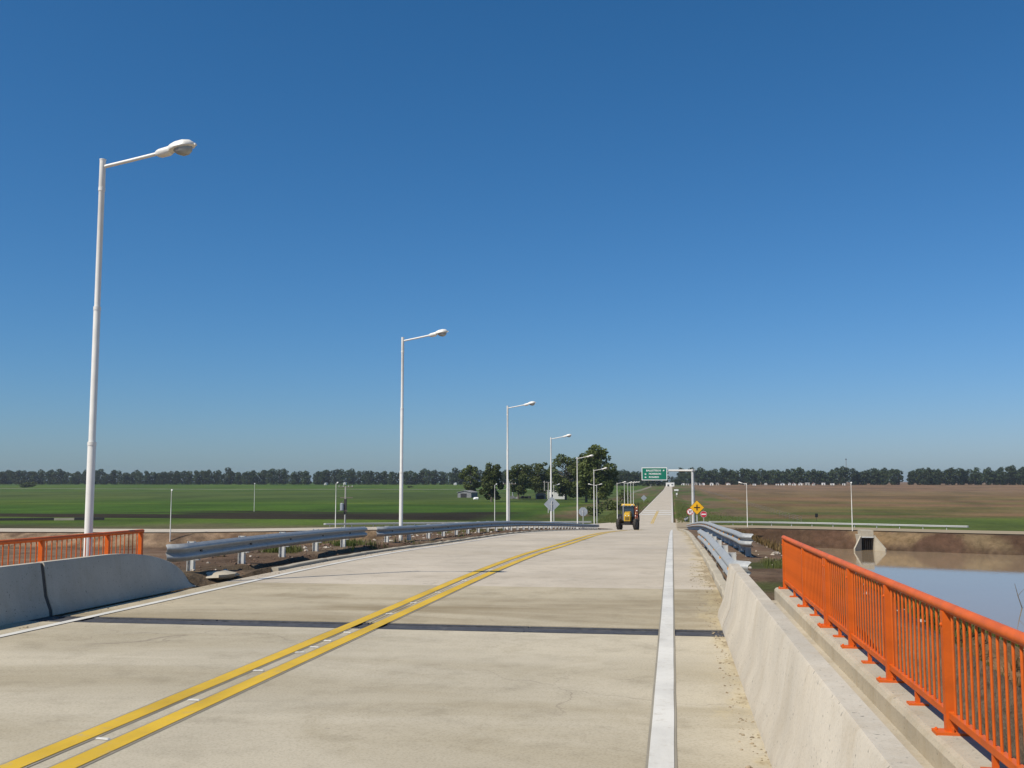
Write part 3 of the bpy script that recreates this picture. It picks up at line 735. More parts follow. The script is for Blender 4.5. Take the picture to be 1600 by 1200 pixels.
for (px, py, zz, az, lab) in ((266, 833, -5.9, 115, 'white lamp on the bank edge, seen just past the end of the short orange railing'),
                              (524, 825.5, -5.9, 98, 'white lamp right beside the utility pole carrying a transformer'),
                              (773, 815.5, -5.9, 86, 'white lamp on the cross road in front of the tree clump and shed'),
                              (865.5, 815, -5.9, 52, 'white lamp on cross road in front of white house, near back of diamond sign'),
                              (932.8, 815.5, -5.9, 172, 'white lamp whose head points away from the road, near the tall dark tree'),
                              (928.2, 814, -5.9, 8, 'white lamp half hidden behind the last tall lamp of the ramp'),
                              (1168, 823.5, -5.9, 140, 'white lamp on cross road with bent head, near the overhead sign mast'),
                              (1332, 828.5, -5.9, 79, 'white lamp standing on the bank above the flood water near the culvert')):
    p = atZ(px, py, zz); zt = T(p.x, p.y); place_lamp(p.x, p.y, zt, R(az), lab, G3)
p = atZ(397, 799, -6.35); place_lamp(p.x, p.y, T(p.x, p.y), R(112), 'lone thin white lamp out in the green field beyond the mud', G3)

# ------------------------------------------------------------------ road signs
def post_of(root, x, y, z0, z1, r=.035, mat='galvpost', n=8):
    MB().tube([(x, y, z0), (x, y, z1)], r, n).build('post', M[mat], root)
def disc(cx, cy, cz, r, n=28): return [(cx + r * math.sin(2 * math.pi * k / n), cy, cz + r * math.cos(2 * math.pi * k / n)) for k in range(n)]
def rect(cx, cy, cz, w_, h_): return [(cx - w_ / 2, cy, cz - h_ / 2), (cx + w_ / 2, cy, cz - h_ / 2), (cx + w_ / 2, cy, cz + h_ / 2), (cx - w_ / 2, cy, cz + h_ / 2)]
def diamond(cx, cy, cz, r): return [(cx, cy, cz + r), (cx - r, cy, cz), (cx, cy, cz - r), (cx + r, cy, cz)]
FRONT = (0, -1, 0)
def flat(root, name, pts, mat, th=.006): return MB().poly(pts, th, FRONT).build(name, M[mat], root)
def text_part(root, s, size, x, y, z, mat, align='LEFT'):
    c = bpy.data.curves.new('lettering', 'FONT'); c.body = s; c.size = size; c.align_x = align; c.align_y = 'CENTER'; c.offset = .008; c.extrude = .004; c.resolution_u = 2
    t = bpy.data.objects.new('t', c); col.objects.link(t); bpy.context.view_layer.update()
    me = bpy.data.meshes.new_from_object(t.evaluated_get(bpy.context.evaluated_depsgraph_get())); bpy.data.objects.remove(t); me.materials.clear(); me.materials.append(M[mat])
    return put(me, 'lettering', root, (x, y, z), (math.pi / 2, 0, 0))

# warning diamond (crossroads ahead)
p = atY(1089, 793, 80); gz = T(p.x, 80)
s = empty('warning_sign', (p.x, 80, gz)); h = p.z - gz
post_of(s, 0, .06, -.4, h + .3, .04)
flat(s, 'border', diamond(0, 0, h, .56), 'black'); flat(s, 'plate', diamond(0, -.008, h, .53), 'signyellow')
flat(s, 'symbol', rect(0, -.016, h, .085, .44), 'black'); flat(s, 'symbol', rect(-.133, -.0161, h, .175, .085), 'black'); flat(s, 'symbol', rect(.133, -.0161, h, .175, .085), 'black')
tag(s, 'yellow diamond warning sign with black crossroads symbol', 'road sign')
# no-turn roundel
p = atY(1078.3, 799.5, 106); gz = T(p.x, 106); s = empty('prohibition_sign', (p.x, 106, gz)); h = p.z - gz
post_of(s, 0, .05, -.4, h + .2); flat(s, 'rim', disc(0, 0, h, .34), 'signred'); flat(s, 'plate', disc(0, -.008, h, .275), 'signwhite')
flat(s, 'symbol', rect(-.06, -.016, h - .05, .06, .2), 'black'); flat(s, 'symbol', rect(.02, -.0161, h + .08, .2, .06), 'black')
flat(s, 'symbol', [(.11, -.0162, h + .01), (.2, -.0162, h + .08), (.11, -.0162, h + .15)][::-1], 'black')
MB().box((0, -.02, h), (.055, .004, .6), Matrix.Rotation(R(-45), 3, 'Y')).build('slash', M['signred'], s)
tag(s, 'round white sign with red rim and black turning arrow beside the sign mast', 'road sign')
# no-entry roundel
p = atY(1099.5, 803.5, 108); gz = T(p.x, 108); s = empty('no_entry_sign', (p.x, 108, gz)); h = p.z - gz
post_of(s, 0, .05, -.4, h + .2); flat(s, 'rim', disc(0, 0, h, .33), 'signwhite'); flat(s, 'plate', disc(0, -.008, h, .31), 'signred'); flat(s, 'bar', rect(0, -.016, h, .46, .12), 'signwhite')
tag(s, 'round red no-entry sign with white bar right of the yellow diamond', 'road sign')
# overhead direction sign
gz = T(2.66, 135); s = empty('overhead_sign', (2.66, 135, gz)); zt = 2.98 - gz
MB().tube([(0, 0, -.5), (0, 0, zt + .1)], [.24, .17], 14).build('mast', M['galvpost'], s, smooth=True)
MB().tube([(0, 0, .03), (0, 0, .10)], .34, 14).build('base_plate', M['galvpost'], s)
MB().tube([(.3, 0, zt), (0, 0, zt), (-6.4, 0, zt + .03)], [.13, .13, .10], 12).build('arm', M['lampwhite'], s, smooth=True)
MB().tube([(.02, -.2, zt - .05), (.02, -.2, zt + .2)], .16, 10).build('flange', M['galvpost'], s)
bx, bz = -2.25 - 2.66, 2.56 - gz
bd = flat(s, 'board', rect(bx, -.25, bz, 3.28, 1.66), 'signwhite', .05)
flat(s, 'panel', rect(bx, -.258, bz, 3.10, 1.48), 'signgreen')
for dx in (-1, 1): MB().box((bx + dx, -.13, bz), (.08, .18, 1.5)).build('bracket', M['galvpost'], s)
def arrow(cx, cz, ang, sz=.13):
    base = [(-1, -.35), (0, -.35), (0, -.9), (1, 0), (0, .9), (0, .35), (-1, .35)]; ca, sa = math.cos(ang), math.sin(ang)
    flat(s, 'arrow', [(cx + sz * (a * ca - b * sa), -.266, cz + sz * (a * sa + b * ca)) for a, b in base], 'signwhite')
text_part(s, 'BALLESTEROS', .31, bx - 1.06, -.268, bz + .42, 'signwhite'); arrow(bx + 1.2, bz + .44, R(45))
text_part(s, 'MORRISON', .31, bx - .72, -.268, bz - .01, 'signwhite'); arrow(bx - 1.15, bz - .03, math.pi)
text_part(s, 'ROSARIO', .31, bx - .72, -.268, bz - .43, 'signwhite'); arrow(bx - 1.15, bz - .44, math.pi)
tag(s, 'green overhead direction sign with white lettering on a cantilever mast', 'road sign')
# backs of signs facing the oncoming lane
def back_sign(name, px, py, Y, pts, label, cat='road sign'):
    p = atY(px, py, Y); gz = T(p.x, Y); s = empty(name, (p.x, Y, gz)); h = p.z - gz
    post_of(s, 0, 0, -.4, h + .25, .035); MB().poly([(a, .05, h + b) for a, b in pts], .008, FRONT).build('plate', M['signback'], s)
    MB().box((0, .04, h), (.3, .02, .05)).build('bracket', M['galvpost'], s)
    return tag(s, label, cat)
back_sign('diamond_sign', 862, 788, 77, [(0, .60), (-.60, 0), (0, -.60), (.60, 0)], 'bare grey back of a diamond road sign behind the ramp guardrail')
back_sign('round_sign', 911, 799.5, 103, [(.46 * math.cos(k * math.pi / 4 + .39), .46 * math.sin(k * math.pi / 4 + .39)) for k in range(8)][::1], 'bare grey back of an octagonal road sign behind the ramp guardrail')
p = atZ(1006, 786, -6.2); back_sign('warning_sign', 1006, 778, p.y, [(0, 1.1), (-1.1, 0), (0, -1.1), (1.1, 0)], 'grey back of a sign on the far left verge of the straight road')
p = atZ(1055, 769.5, -6.0); s = empty('distance_sign', (2.8, p.y, T(2.8, p.y)))
for dx in (-.9, .9): post_of(s, dx, .05, -.3, 1.6, .05)
flat(s, 'plate', rect(0, 0, 1.7, 2.9, 1.0), 'signwhite'); tag(s, 'small white roadside board far along the right verge', 'road sign')
p = atZ(1057.5, 777, -6.1); s = empty('marker_post', (p.x, p.y, T(p.x, p.y)))
MB().tube([(0, 0, -.2), (0, 0, 1.5)], .06, 8).build('post', M['lampwhite'], s); flat(s, 'plate', rect(0, -.07, 1.5, .7, .8), 'signwhite'); tag(s, 'white kilometre marker post on the green right verge', 'road sign')
p = atZ(1276, 814, -6.3); s = empty('field_sign', (p.x, p.y, T(p.x, p.y)))
post_of(s, 0, .04, -.3, 1.3, .04, 'bolt'); flat(s, 'plate', rect(0, 0, 1.15, .55, .75), 'black'); tag(s, 'small dark sign on a post behind the cross road guardrail', 'road sign')

# ------------------------------------------------------------------ tractor with folded boom
def wheel(root, x, y, r, w_, steer=0, lugs=16):
    wroot = MB()
    n = 28; prof = [(-.5, .62), (-.5, .86), (-.42, .96), (-.2, 1.0), (.2, 1.0), (.42, .96), (.5, .86), (.5, .62)]
    for j in range(n):
        a = 2 * math.pi * j / n
        for u, k in prof: wroot.v.append((u * w_, r * k * math.cos(a), r * k * math.sin(a)))
    q = len(prof)
    for j in range(n):
        for i in range(q - 1):
            a, b = j * q + i, ((j + 1) % n) * q + i; wroot.face((a, a + 1, b + 1, b))
    for j in range(lugs):
        a = 2 * math.pi * j / lugs
        for sd in (-1, 1):
            aa = a + (sd * .5) * math.pi / lugs
            wroot.box((sd * w_ * .25, r * 1.005 * math.cos(aa), r * 1.005 * math.sin(aa)), (w_ * .5, .055, .06), Matrix.Rotation(aa, 3, 'X') @ Matrix.Rotation(sd * .5, 3, 'Z'))
    o = wroot.build('tyre', M['tyre'], root, (x, y, r * 1.02)); o.rotation_euler = (0, 0, steer)
    rim = MB(); rim.tube([(-w_ * .38, 0, 0), (-w_ * .1, 0, 0), (w_ * .1, 0, 0), (w_ * .38, 0, 0)], [r * .62, r * .5, r * .5, r * .62], 20)
    rim.tube([(-w_ * .45, 0, 0), (w_ * .45, 0, 0)], r * .16, 10); rim.build('rim', M['bolt'], o)
def make_tractor(loc, rzz, pitch_x):
    t = empty('tractor', loc, rzz); t.rotation_euler = (pitch_x, 0, rzz)   # faces -Y
    for sx in (-1, 1): wheel(t, sx * 1.0, 1.1, .86, .50)
    for sx in (-1, 1): wheel(t, sx * .98, -1.2, .64, .40, R(-16), 14)
    hood = MB()
    st = [(-1.95, .30, 1.02, 1.80), (-1.9, .36, .98, 1.92), (-1.2, .38, .98, 2.05), (-.1, .42, .98, 2.16)]
    for y, wx, zb, zt in st:
        for a, b in ((-wx, zb), (wx, zb), (wx, zt - .12), (wx * .8, zt), (-wx * .8, zt), (-wx, zt - .12)): hood.v.append((a, y, b))
    for k in range(3):
        for j in range(6): a, b = k * 6 + j, k * 6 + (j + 1) % 6; hood.face((a, b, b + 6, a + 6))
    hood.face(range(6)[::-1]); hood.face(range(18, 24))
    hd = hood.build('hood', M['tracyellow'], t)
    MB().box((0, -1.965, 1.32), (.46, .03, .36)).build('grille', M['black'], hd)
    for k in range(4): MB().box((0, -1.985, 1.2 + .085 * k), (.42, .012, .025)).build('grille_bar', M['tracyellow'], hd)
    for sx in (-1, 1): MB().box((sx * .19, -1.962, 1.66), (.13, .04, .09)).build('headlight', M['signwhite'], hd)
    MB().box((0, -.3, .78), (.55, 3.2, .42)).box((0, -1.75, .80), (.75, .5, .36)).build('chassis', M['black'], t)
    MB().box((0, -1.25, .66), (1.95, .18, .2)).build('front_axle', M['bolt'], t)
    MB().box((0, 1.25, .84), (1.7, .3, .34)).build('rear_axle', M['bolt'], t)
    cab = MB()
    for sx in (-1, 1):
        cab.box((sx * .70, .02, 2.1), (.07, .07, 1.55)); cab.box((sx * .72, 1.55, 2.1), (.08, .08, 1.55)); cab.box((sx * .72, .75, 2.1), (.05, .05, 1.5))
    cab.box((0, .02, 1.42), (1.42, .08, .22)).box((0, .8, 1.25), (1.5, 1.55, .14)).box((0, 1.55, 1.6), (1.45, .06, .5))
    cb = cab.build('cab_frame', M['black'], t)
    MB().box((0, .005, 2.16), (1.34, .012, 1.26)).build('windscreen', M['glass'], cb)
    MB().box((0, 1.56, 2.25), (1.34, .012, 1.0)).build('rear_window', M['glass'], cb)
    for sx in (-1, 1): MB().box((sx * .71, .8, 2.1), (.012, 1.45, 1.35)).build('side_window', M['glass'], cb)
    rf = MB().box((0, .75, 2.96), (1.62, 1.95, .2), None, 0, .9).build('roof', M['tracyellow'], t)
    for sx in (-.5, .5): MB().box((sx, -.24, 2.93), (.2, .06, .1)).build('work_light', M['signwhite'], rf)
    for sx in (-1, 1):
        f = MB(); pts = []
        for k in range(9):
            a = math.pi * (.08 + .84 * k / 8); pts.append((sx * 1.0, 1.25 - .95 * math.cos(a), .84 + .95 * math.sin(a)))
        for q in pts:
            f.v += [(q[0] - .27, q[1], q[2]), (q[0] + .27, q[1], q[2]), (q[0] + .27, q[1], q[2] + .035), (q[0] - .27, q[1], q[2] + .035)]
        for k in range(8):
            for j in range(4): a, b = k * 4 + j, k * 4 + (j + 1) % 4; f.face((a, b, b + 4, a + 4))
        f.face((0, 1, 2, 3)); f.face((32, 33, 34, 35)); f.build('mudguard', M['black'], t)
    MB().tube([(-.52, -.75, 1.1), (-.52, -.75, 2.75), (-.55, -.7, 2.9)], .05, 10).build('exhaust', M['galv'], t)
    for sx in (-1, 1): MB().box((sx * 1.02, -.05, 2.45), (.2, .05, .32)).box((sx * .86, -.02, 2.6), (.3, .03, .03)).build('mirror', M['black'], t)
    MB().box((.62, -.2, .82), (.4, .6, .3)).build('fuel_tank', M['boomred'], t)
    MB().box((.62, .0, 1.12), (.35, .3, .03)).box((.62, 0, .55), (.35, .3, .03)).build('step', M['bolt'], t)
    b = empty('folded_boom'); b.parent = t
    for sx in (-1, 1):
        fr = MB()
        fr.box((sx * 1.1, 2.1, 1.95), (.09, .09, 2.6)); fr.box((sx * 1.1, 2.6, 1.9), (.07, .07, 2.3)); fr.box((sx * .55, 2.35, .9), (1.15, .1, .1)); fr.box((sx * 1.1, 2.35, 3.1), (.06, .5, .06))
        fr.build('boom_frame', M['black'], b)
    lt = MB()
    for yy in (.2, 1.9):
        lt.tube([(.90, -.75, 1.15 + .0), (1.05, yy, 2.6)], .035, 6)
    lt.box((1.0, -.1, 1.9), (.10, .10, 1.5))
    for k in range(8):
        z = 1.15 + k * .2; sg = 1 if k % 2 else -1
        lt.tube([(.86, -.38, z), (1.16, -.38, z + .2)] if sg > 0 else [(1.16, -.38, z), (.86, -.38, z + .2)], .032, 6)
    for x in (.86, 1.16): lt.tube([(x, -.38, 1.05), (x, -.38, 2.85)], .035, 6)
    lt.build('boom_lattice', M['boomred'], b)
    for k in range(5): MB().ball((1.0 + random.uniform(-.1, .1), -.44, 1.3 + .32 * k), (.07, .05, .08), 8, 5).build('nozzle', M['signwhite'] if k % 2 else M['amber'], b)
    MB().box((0, 2.7, 1.5), (1.5, .9, 1.0), None, 0, .92).build('tank', M['shedgrey'], b)
    return tag(t, 'yellow farm tractor carrying a folded red boom, driving up the ramp', 'tractor')
p = atY(981.5, 826, 124.0)
gy_ = 124.0
make_tractor((p.x, gy_, P(gy_) + .002), R(-1), math.atan((P(gy_ + 2) - P(gy_ - 2)) / 4))

# ------------------------------------------------------------------ utility poles
def utility_pole(px, pyb, ztop, label, trans=False, frame=False):
    p = atZ(px, pyb, -6.1); z = T(p.x, p.y); u = empty('utility_pole', (p.x, p.y, z)); h = ztop - z
    MB().tube([(0, 0, -.6), (0, 0, h)], [.17, .12], 10).build('pole', M['polec'], u, smooth=True)
    MB().box((0, -.02, h - .1), (2.6, .12, .14)).build('crossarm', M['wood'], u)
    for dx in (-1.15, -.4, .5, 1.15): MB().tube([(dx, 0, h - .03), (dx, 0, h + .14)], [.05, .03], 8).build('insulator', M['signwhite'], u)
    if trans:
        MB().box((.2, -.05, h - 1.9), (2.2, .1, .12)).build('crossarm', M['wood'], u)
        tb = MB().tube([(-.5, -.25, h - 4.0), (-.5, -.25, h - 2.9)], .32, 14).tube([(-.5, -.25, h - 2.9), (-.5, -.25, h - 2.8)], [.32, .2], 14).build('transformer', M['signback'], u)
        for dx in (-.65, -.4): MB().tube([(dx, -.25, h - 2.8), (dx, -.25, h - 2.5)], .05, 8).build('bushing', M['wood'], tb)
        MB().box((-.35, 0, h - 4.1), (1.6, .5, .1)).build('platform', M['wood'], u)
        MB().box((0, .0, h - 3.4), (.42, .3, 2.6)).build('switch_box', M['bolt'], u)
    if frame:
        MB().tube([(-1.0, 0, h - 2.2), (-1.0, 0, h + .3)], .1, 8).build('pole', M['polec'], u); MB().box((-.5, 0, h - 2.2), (1.3, .12, .12)).build('crossarm', M['wood'], u)
    return tag(u, label, 'utility pole')
utility_pole(539, 824, .75, 'utility pole with crossarms and grey transformer beside the cross road', True)
utility_pole(796, 815, 1.2, 'plain utility pole with one crossarm just behind a tall lamp')
utility_pole(857, 800, 1.4, 'utility pole with a square frame top in front of the white house', False, True)

# ------------------------------------------------------------------ culvert under the cross road
cvx = 28.6; cvy = float(yc(cvx)) - 9.4
cv = empty('culvert', (cvx, cvy, WATER_Z))
def part(mb, name, mat, root): return mb.build(name, M[mat], root)
part(MB().box((0, .6, 2.45), (1.7, 3.2, .9)), 'headwall', 'kerbc', cv)
for sx in (-1, 1):
    part(MB().box((sx * 1.0, 1.2, .95), (.26, 4.4, 2.5)), 'side_wall', 'kerbc', cv)
    a = [(sx * 1.12, -1.0, -.6), (sx * 2.3, -2.6, -.6), (sx * 2.3, -2.6, .35), (sx * 1.12, -1.0, 2.1)]
    part(MB().poly(a, .2 * sx, (1, sx * .7, 0)), 'wing_wall', 'kerbc', cv)
part(MB().box((0, 3.3, .7), (1.9, .15, 3.0)), 'dark_backing', 'dark', cv)  # near-black sheet painted in for the shade inside the culvert
part(MB().box((0, -.98, 1.93), (1.72, .2, .16)), 'lintel', 'galvpost', cv)
for k in range(5): part(MB().box((-.6 + .3 * k, -.7, .9), (.05, .06, 2.0)), 'grate_bar', 'bolt', cv)
tag(cv, 'concrete culvert with flared wing walls opening onto the flood water', 'culvert')

# ------------------------------------------------------------------ farm buildings
def house(name, x, y, w_, d_, h_, wall, roof, label, pitch_=.0, doors=((0, .9, 2),), windows=(), cat='building', rz_=0):
    z = T(x, y); r = empty(name, (x, y, z), rz_)
    mb = MB(); mb.box((0, d_ / 2, h_ / 2 - .2), (w_, d_, h_ + .4)); mb.build('wall', M[wall], r)
    rf = MB(); o = .35
    if pitch_ > 0:
        pr = [(-w_ / 2 - o, h_ - .02), (0, h_ + pitch_), (w_ / 2 + o, h_ - .02), (w_ / 2 + o, h_ + .12), (0, h_ + pitch_ + .15), (-w_ / 2 - o, h_ + .12)]
        rf.sweep(pr, [((0, -o, 0), (1, 0, 0), (0, 0, 1)), ((0, d_ + o, 0), (1, 0, 0), (0, 0, 1))])
        mb2 = MB(); mb2.poly([(-w_ / 2, -.001, h_ - .05), (w_ / 2, -.001, h_ - .05), (0, -.001, h_ + pitch_ - .05)], .05, FRONT); mb2.build('gable', M[wall], r)
    else: rf.box((0, d_ / 2, h_ + .1), (w_ + o, d_ + o, .22))
    rf.build('roof', M[roof], r)
    for dx, ww, hh in doors: MB().box((dx, -.02, hh / 2), (ww, .08, hh)).build('dark_doorway', M['dark'], r)  # near-black panel; on shed and porch it paints the shade of an open front
    for dx, zz, ww, hh in windows:
        wn = MB().box((dx, -.03, zz), (ww + .16, .06, hh + .16)).build('window', M['signwhite'], r); MB().box((dx, -.065, zz), (ww, .02, hh)).build('pane', M['glass'], wn)
    return tag(r, label, cat)
house('shed', -100.0, 492, 7.2, 8, 2.5, 'shedgrey', 'shedroof', 'low grey open-fronted shed standing alone in green field left of the trees', .9, ((-.4, 3.2, 2.0),), (), 'shed', R(-12))
house('farm_house', -51.5, 462, 7.5, 7, 3.7, 'wallwhite', 'wallwhite', 'white flat-roofed farm house beside the dark trees', 0, ((-2.2, 1.0, 2.1),), ((1.6, 1.9, 1.4, 1.1),), 'house', R(10))
v = house('porch', -58.7, 461, 4.5, 3.0, 2.3, 'shedgrey', 'tilered', 'small lean-to porch with dark opening on left side of white house', .4, ((0, 3.2, 1.7),), (), 'porch')
def rubble(px, py, w_, label, mat):
    p = atZ(px, py, -6.3); mb = MB(); rr = random.Random(px)
    for k in range(9): mb.box((rr.uniform(-w_, w_) / 2, rr.uniform(-1, 1), rr.uniform(.3, .8)), (rr.uniform(.6, 1.8), rr.uniform(.6, 1.4), rr.uniform(.5, 1.4)), Matrix.Rotation(rr.uniform(0, 3), 3, 'Z'))
    return tag(mb.build('farm_machinery', M[mat], None, (p.x, p.y, T(p.x, p.y) - .1)), label, 'machinery')
rubble(815, 778.5, 7, 'dark parked farm machinery in shade of the trees', 'bolt')
rubble(805, 779, 3, 'rusty low machinery left of the dark parked machinery', 'shedgrey')
p = atZ(744, 780, -6.3); tag(MB().ball((0, 0, .3), (1.3, .8, .7), 8, 5, 0, .2).build('sack', M['signwhite'], None, (p.x, p.y, T(p.x, p.y))), 'small white bundle lying in the green field near the grey shed', 'bundle')
# white water tank raised behind trees
p = atY(798, 747, 470); z = T(p.x, 470); wt = empty('water_tank', (p.x, 470, z)); h = p.z - z
for sx in (-1, 1):
    for sy in (-1, 1): MB().tube([(sx * 1.0, sy * 1.0, -.2), (sx * .8, sy * .8, h - 1.2)], .12, 6).build('leg', M['galvpost'], wt)
MB().tube([(0, 0, h - 1.3), (0, 0, h + 1.3), (0, 0, h + 1.7)], [1.25, 1.25, .3], 16).build('tank', M['wallwhite'], wt, smooth=True)
tag(wt, 'pale raised water tank half hidden among the trees', 'water tank')
# far white buildings
house('roadside_building', -2.2, 1180, 9.5, 12, 4.6, 'wallwhite', 'wallwhite', 'long white building closing the far end of the road', 0, ((-2, 2.2, 2.6),), ((2.5, 2.4, 2.0, 1.2),), 'building')
rnd = random.Random(11); far_x = []
for px in (1067, 1074, 1087, 1093, 1099, 1112, 1121, 1138, 1165, 1179, 1197, 1215, 1223, 1234, 1241, 1251, 1262, 1272, 1287, 1301, 1319):
    Y = rnd.uniform(1300, 1370); p = atY(px, 756, Y)
    house('far_house', p.x, Y, rnd.uniform(2, 5.5), rnd.uniform(5, 8), rnd.uniform(1.9, 3.0), rnd.choice(['wallwhite', 'polec', 'wallwhite']), rnd.choice(['shedroof', 'tilered', 'wallwhite']),
          'tiny pale house at the foot of the far trees beyond the brown field', rnd.choice([0, .9, 1.2]), ((rnd.uniform(-.8, .8), 1.0, 2.0),), ())['group'] = 'village houses at the far trees'
for px in (508, 538, 711, 1018, 1026):
    Y = rnd.uniform(1300, 1370); p = atY(px, 756, Y)
    house('far_house', p.x, Y, rnd.uniform(2.2, 3.6), 6, rnd.uniform(2.0, 3.0), 'wallwhite', 'shedroof', 'tiny white house at the foot of the far trees beyond the green field', 1.0, ((0, 1.0, 2.0),), ())['group'] = 'white houses past the green field'
# lattice mast above the trees
p = atY(1323, 756, 1500); z = T(p.x, 1500); ms = empty('radio_mast', (p.x, 1500, z)); hh = 1.6 + 33 / 1600 * 1500 - z
for k in range(3):
    a = 2 * math.pi * k / 3; MB().tube([(.8 * math.cos(a), .8 * math.sin(a), -.2), (.4 * math.cos(a), .4 * math.sin(a), hh)], .12, 5).build('leg', M['wire'], ms)
mb = MB()
for k in range(14):
    z0 = hh * k / 14
    for j in range(3):
        a, b = 2 * math.pi * j / 3, 2 * math.pi * (j + 1) / 3; mb.tube([(.7 * math.cos(a), .7 * math.sin(a), z0), (.6 * math.cos(b), .6 * math.sin(b), z0 + hh / 14)], .07, 4)
mb.build('bracing', M['wire'], ms); MB().box((0, 0, hh), (1.6, 1.2, 1.4)).build('antenna', M['bolt'], ms)
tag(ms, 'thin lattice radio mast rising above the far trees', 'mast')

# ------------------------------------------------------------------ fences
def fence(pts, step, label, hpost=1.3, mat='polec', r=.09):
    root = empty('wire_fence', (pts[0][0], pts[0][1], T(*pts[0]))); o = root.location; prev = None; wires = [MB(), MB(), MB()]
    pm = MB().box((0, 0, hpost / 2 - .2), (r * 1.6, r * 1.6, hpost + .4)).mesh('post', M[mat])
    for (a, b) in zip(pts[:-1], pts[1:]):
        L = math.hypot(b[0] - a[0], b[1] - a[1]); n = max(1, int(L / step))
        for k in range(n):
            x, y = a[0] + (b[0] - a[0]) * k / n, a[1] + (b[1] - a[1]) * k / n; q = Vector((x, y, T(x, y))) - o
            put(pm, 'post', root, tuple(q))
            if prev is not None:
                for j, wz in enumerate((.45, .8, 1.15)): wires[j].tube([prev + Vector((0, 0, wz)), q + Vector((0, 0, wz))], .012, 4, caps=False)
            prev = q
    for wmb in wires: wmb.build('wire', M['wire'], root)
    return tag(root, label, 'fence')
fence([(24.5, 205), (24.5, 300), (25, 560), (24, 980)], 6.5, 'wire fence with pale posts running beside the brown field on the right', 1.25, 'wood', .05)
fence([(-26, 700), (-22, 1120)], 9, 'wire fence with pale posts along the left verge towards the far trees', 1.4)

# low dark wall of an irrigation canal, with one pale length
a = atZ(-60, 814, -6.35); b = atZ(163, 812.5, -6.35); lw = empty('canal_wall', (a.x, a.y, T(a.x, a.y))); dv = (b - a)
for k in range(14):
    f0, f1 = k / 14, (k + 1) / 14; c0 = a + dv * ((f0 + f1) / 2); rot_ = Matrix.Rotation(math.atan2(dv.y, dv.x), 3, 'Z'); pale = k in (9, 10)
    MB().box((c0.x - a.x, c0.y - a.y, T(c0.x, c0.y) - lw.location.z + .12), (dv.length / 14 - .04, .35, .8 if not pale else .66), rot_).build('wall_panel', M['kerbc' if pale else 'bolt'], lw)
tag(lw, 'low dark canal wall with one pale length, behind the cross road', 'wall')

# track across the green field
mb = MB(); xs = np.linspace(-900, -120, 60)
for x in xs:
    y = 930 + 40 * math.sin(x / 210)
    for d in (0, 16): mb.v.append((x, y + d, T(x, y + d) + .1))
for i in range(len(xs) - 1): mb.face((2 * i, 2 * i + 2, 2 * i + 3, 2 * i + 1))
M['track'] = pmat('pale_track', (.26, .24, .19), .9, 0, .3, .1)
tag(mb.build('field_track', M['track']), 'pale dirt track crossing the green field', kind='structure')

# ------------------------------------------------------------------ trees
def leaf_cloud(mb, blobs, n, size, rnd, mat=1):
    tot = sum(b[3] * b[4] * b[5] for b in blobs)
    for (cx, cy, cz, rx, ry, rzz) in blobs:
        for _ in range(max(6, int(n * rx * ry * rzz / tot))):
            while True:
                d = Vector((rnd.gauss(0, 1), rnd.gauss(0, 1), rnd.gauss(0, 1)))
                if d.length > .01: break
            d.normalize(); rr = rnd.uniform(.35, 1.0) ** .5 * rnd.choice((1, 1, 1, 1.12))
            c = Vector((cx + d.x * rx * rr, cy + d.y * ry * rr, cz + d.z * rzz * rr))
            u = Vector((rnd.gauss(0, 1), rnd.gauss(0, 1), rnd.gauss(0, .7))).normalized(); v_ = u.cross(Vector((rnd.gauss(0, 1), rnd.gauss(0, 1), rnd.gauss(0, 1)))).normalized()
            s1, s2 = size * rnd.uniform(.6, 1.4), size * rnd.uniform(.4, .9); i = len(mb.v)
            for a, b in ((-1, -.2), (0, -1), (1, .1), (.1, 1)): mb.v.append(tuple(c + u * (a * s1) + v_ * (b * s2)))
            mb.face((i, i + 1, i + 2, i + 3), mat)
def big_tree(px, pyb, wpx, ytop, label, nblob, seed, trunk_frac=.18, conic=False, leafn=4200, name='tree'):
    rnd = random.Random(seed); p = atZ(px, pyb, -6.35); z = T(p.x, p.y); D = p.y; sc = D / 1600
    h = CAM_H + (HORIZON - ytop) * sc * 1.01 - z; wd = wpx * sc
    root = empty(name, (p.x, D, z)); blobs = []; limbs = MB()
    tr = h * .022
    limbs_pts = [(0, 0, -.4)] + [(rnd.uniform(-.02, .02) * h * k, rnd.uniform(-.02, .02) * h * k, h * k) for k in (.15, .35, .55, .78)]
    limbs.tube(limbs_pts, [tr * 1.3, tr, tr * .8, tr * .6, tr * .25], 8)
    for k in range(nblob):
        f = (k + .5) / nblob; zc = h * (trunk_frac + (1 - trunk_frac) * (f * .86 + .03)); a = k * 2.4 + rnd.uniform(-.5, .5)
        env = (1 - f) ** .8 * 1.05 if conic else math.sin(math.pi * (.16 + .72 * f)) ** .7
        rad = wd * .5 * env * rnd.uniform(.35, .95); br = max(wd * .09, wd * rnd.uniform(.10, .22) * (.55 + .45 * env))
        c = (rad * math.cos(a), rad * math.sin(a), zc); blobs.append((*c, br, br, br * rnd.uniform(.65, .95)))
        st = Vector((0, 0, max(h * .15, zc - h * .16))); limbs.tube([tuple(st), tuple(st.lerp(Vector(c), .5) + Vector((0, 0, -.02 * h))), c], [tr * .5, tr * .3, tr * .12], 5)
    limbs.build('trunk', M['bark'], root, smooth=True)
    mb = MB(); leaf_cloud(mb, blobs, leafn, .42, rnd, 0); mb.build('crown', M['leaf'], root)
    return tag(root, label, 'tree', 'trees round the farm house')
big_tree(735, 777, 34, 723, 'small leafy tree behind the grey shed, leftmost of the farm trees', 16, 1)
big_tree(768, 784, 40, 718, 'broad ragged tree with foliage nearly to the ground, right of grey shed', 24, 2, .06)
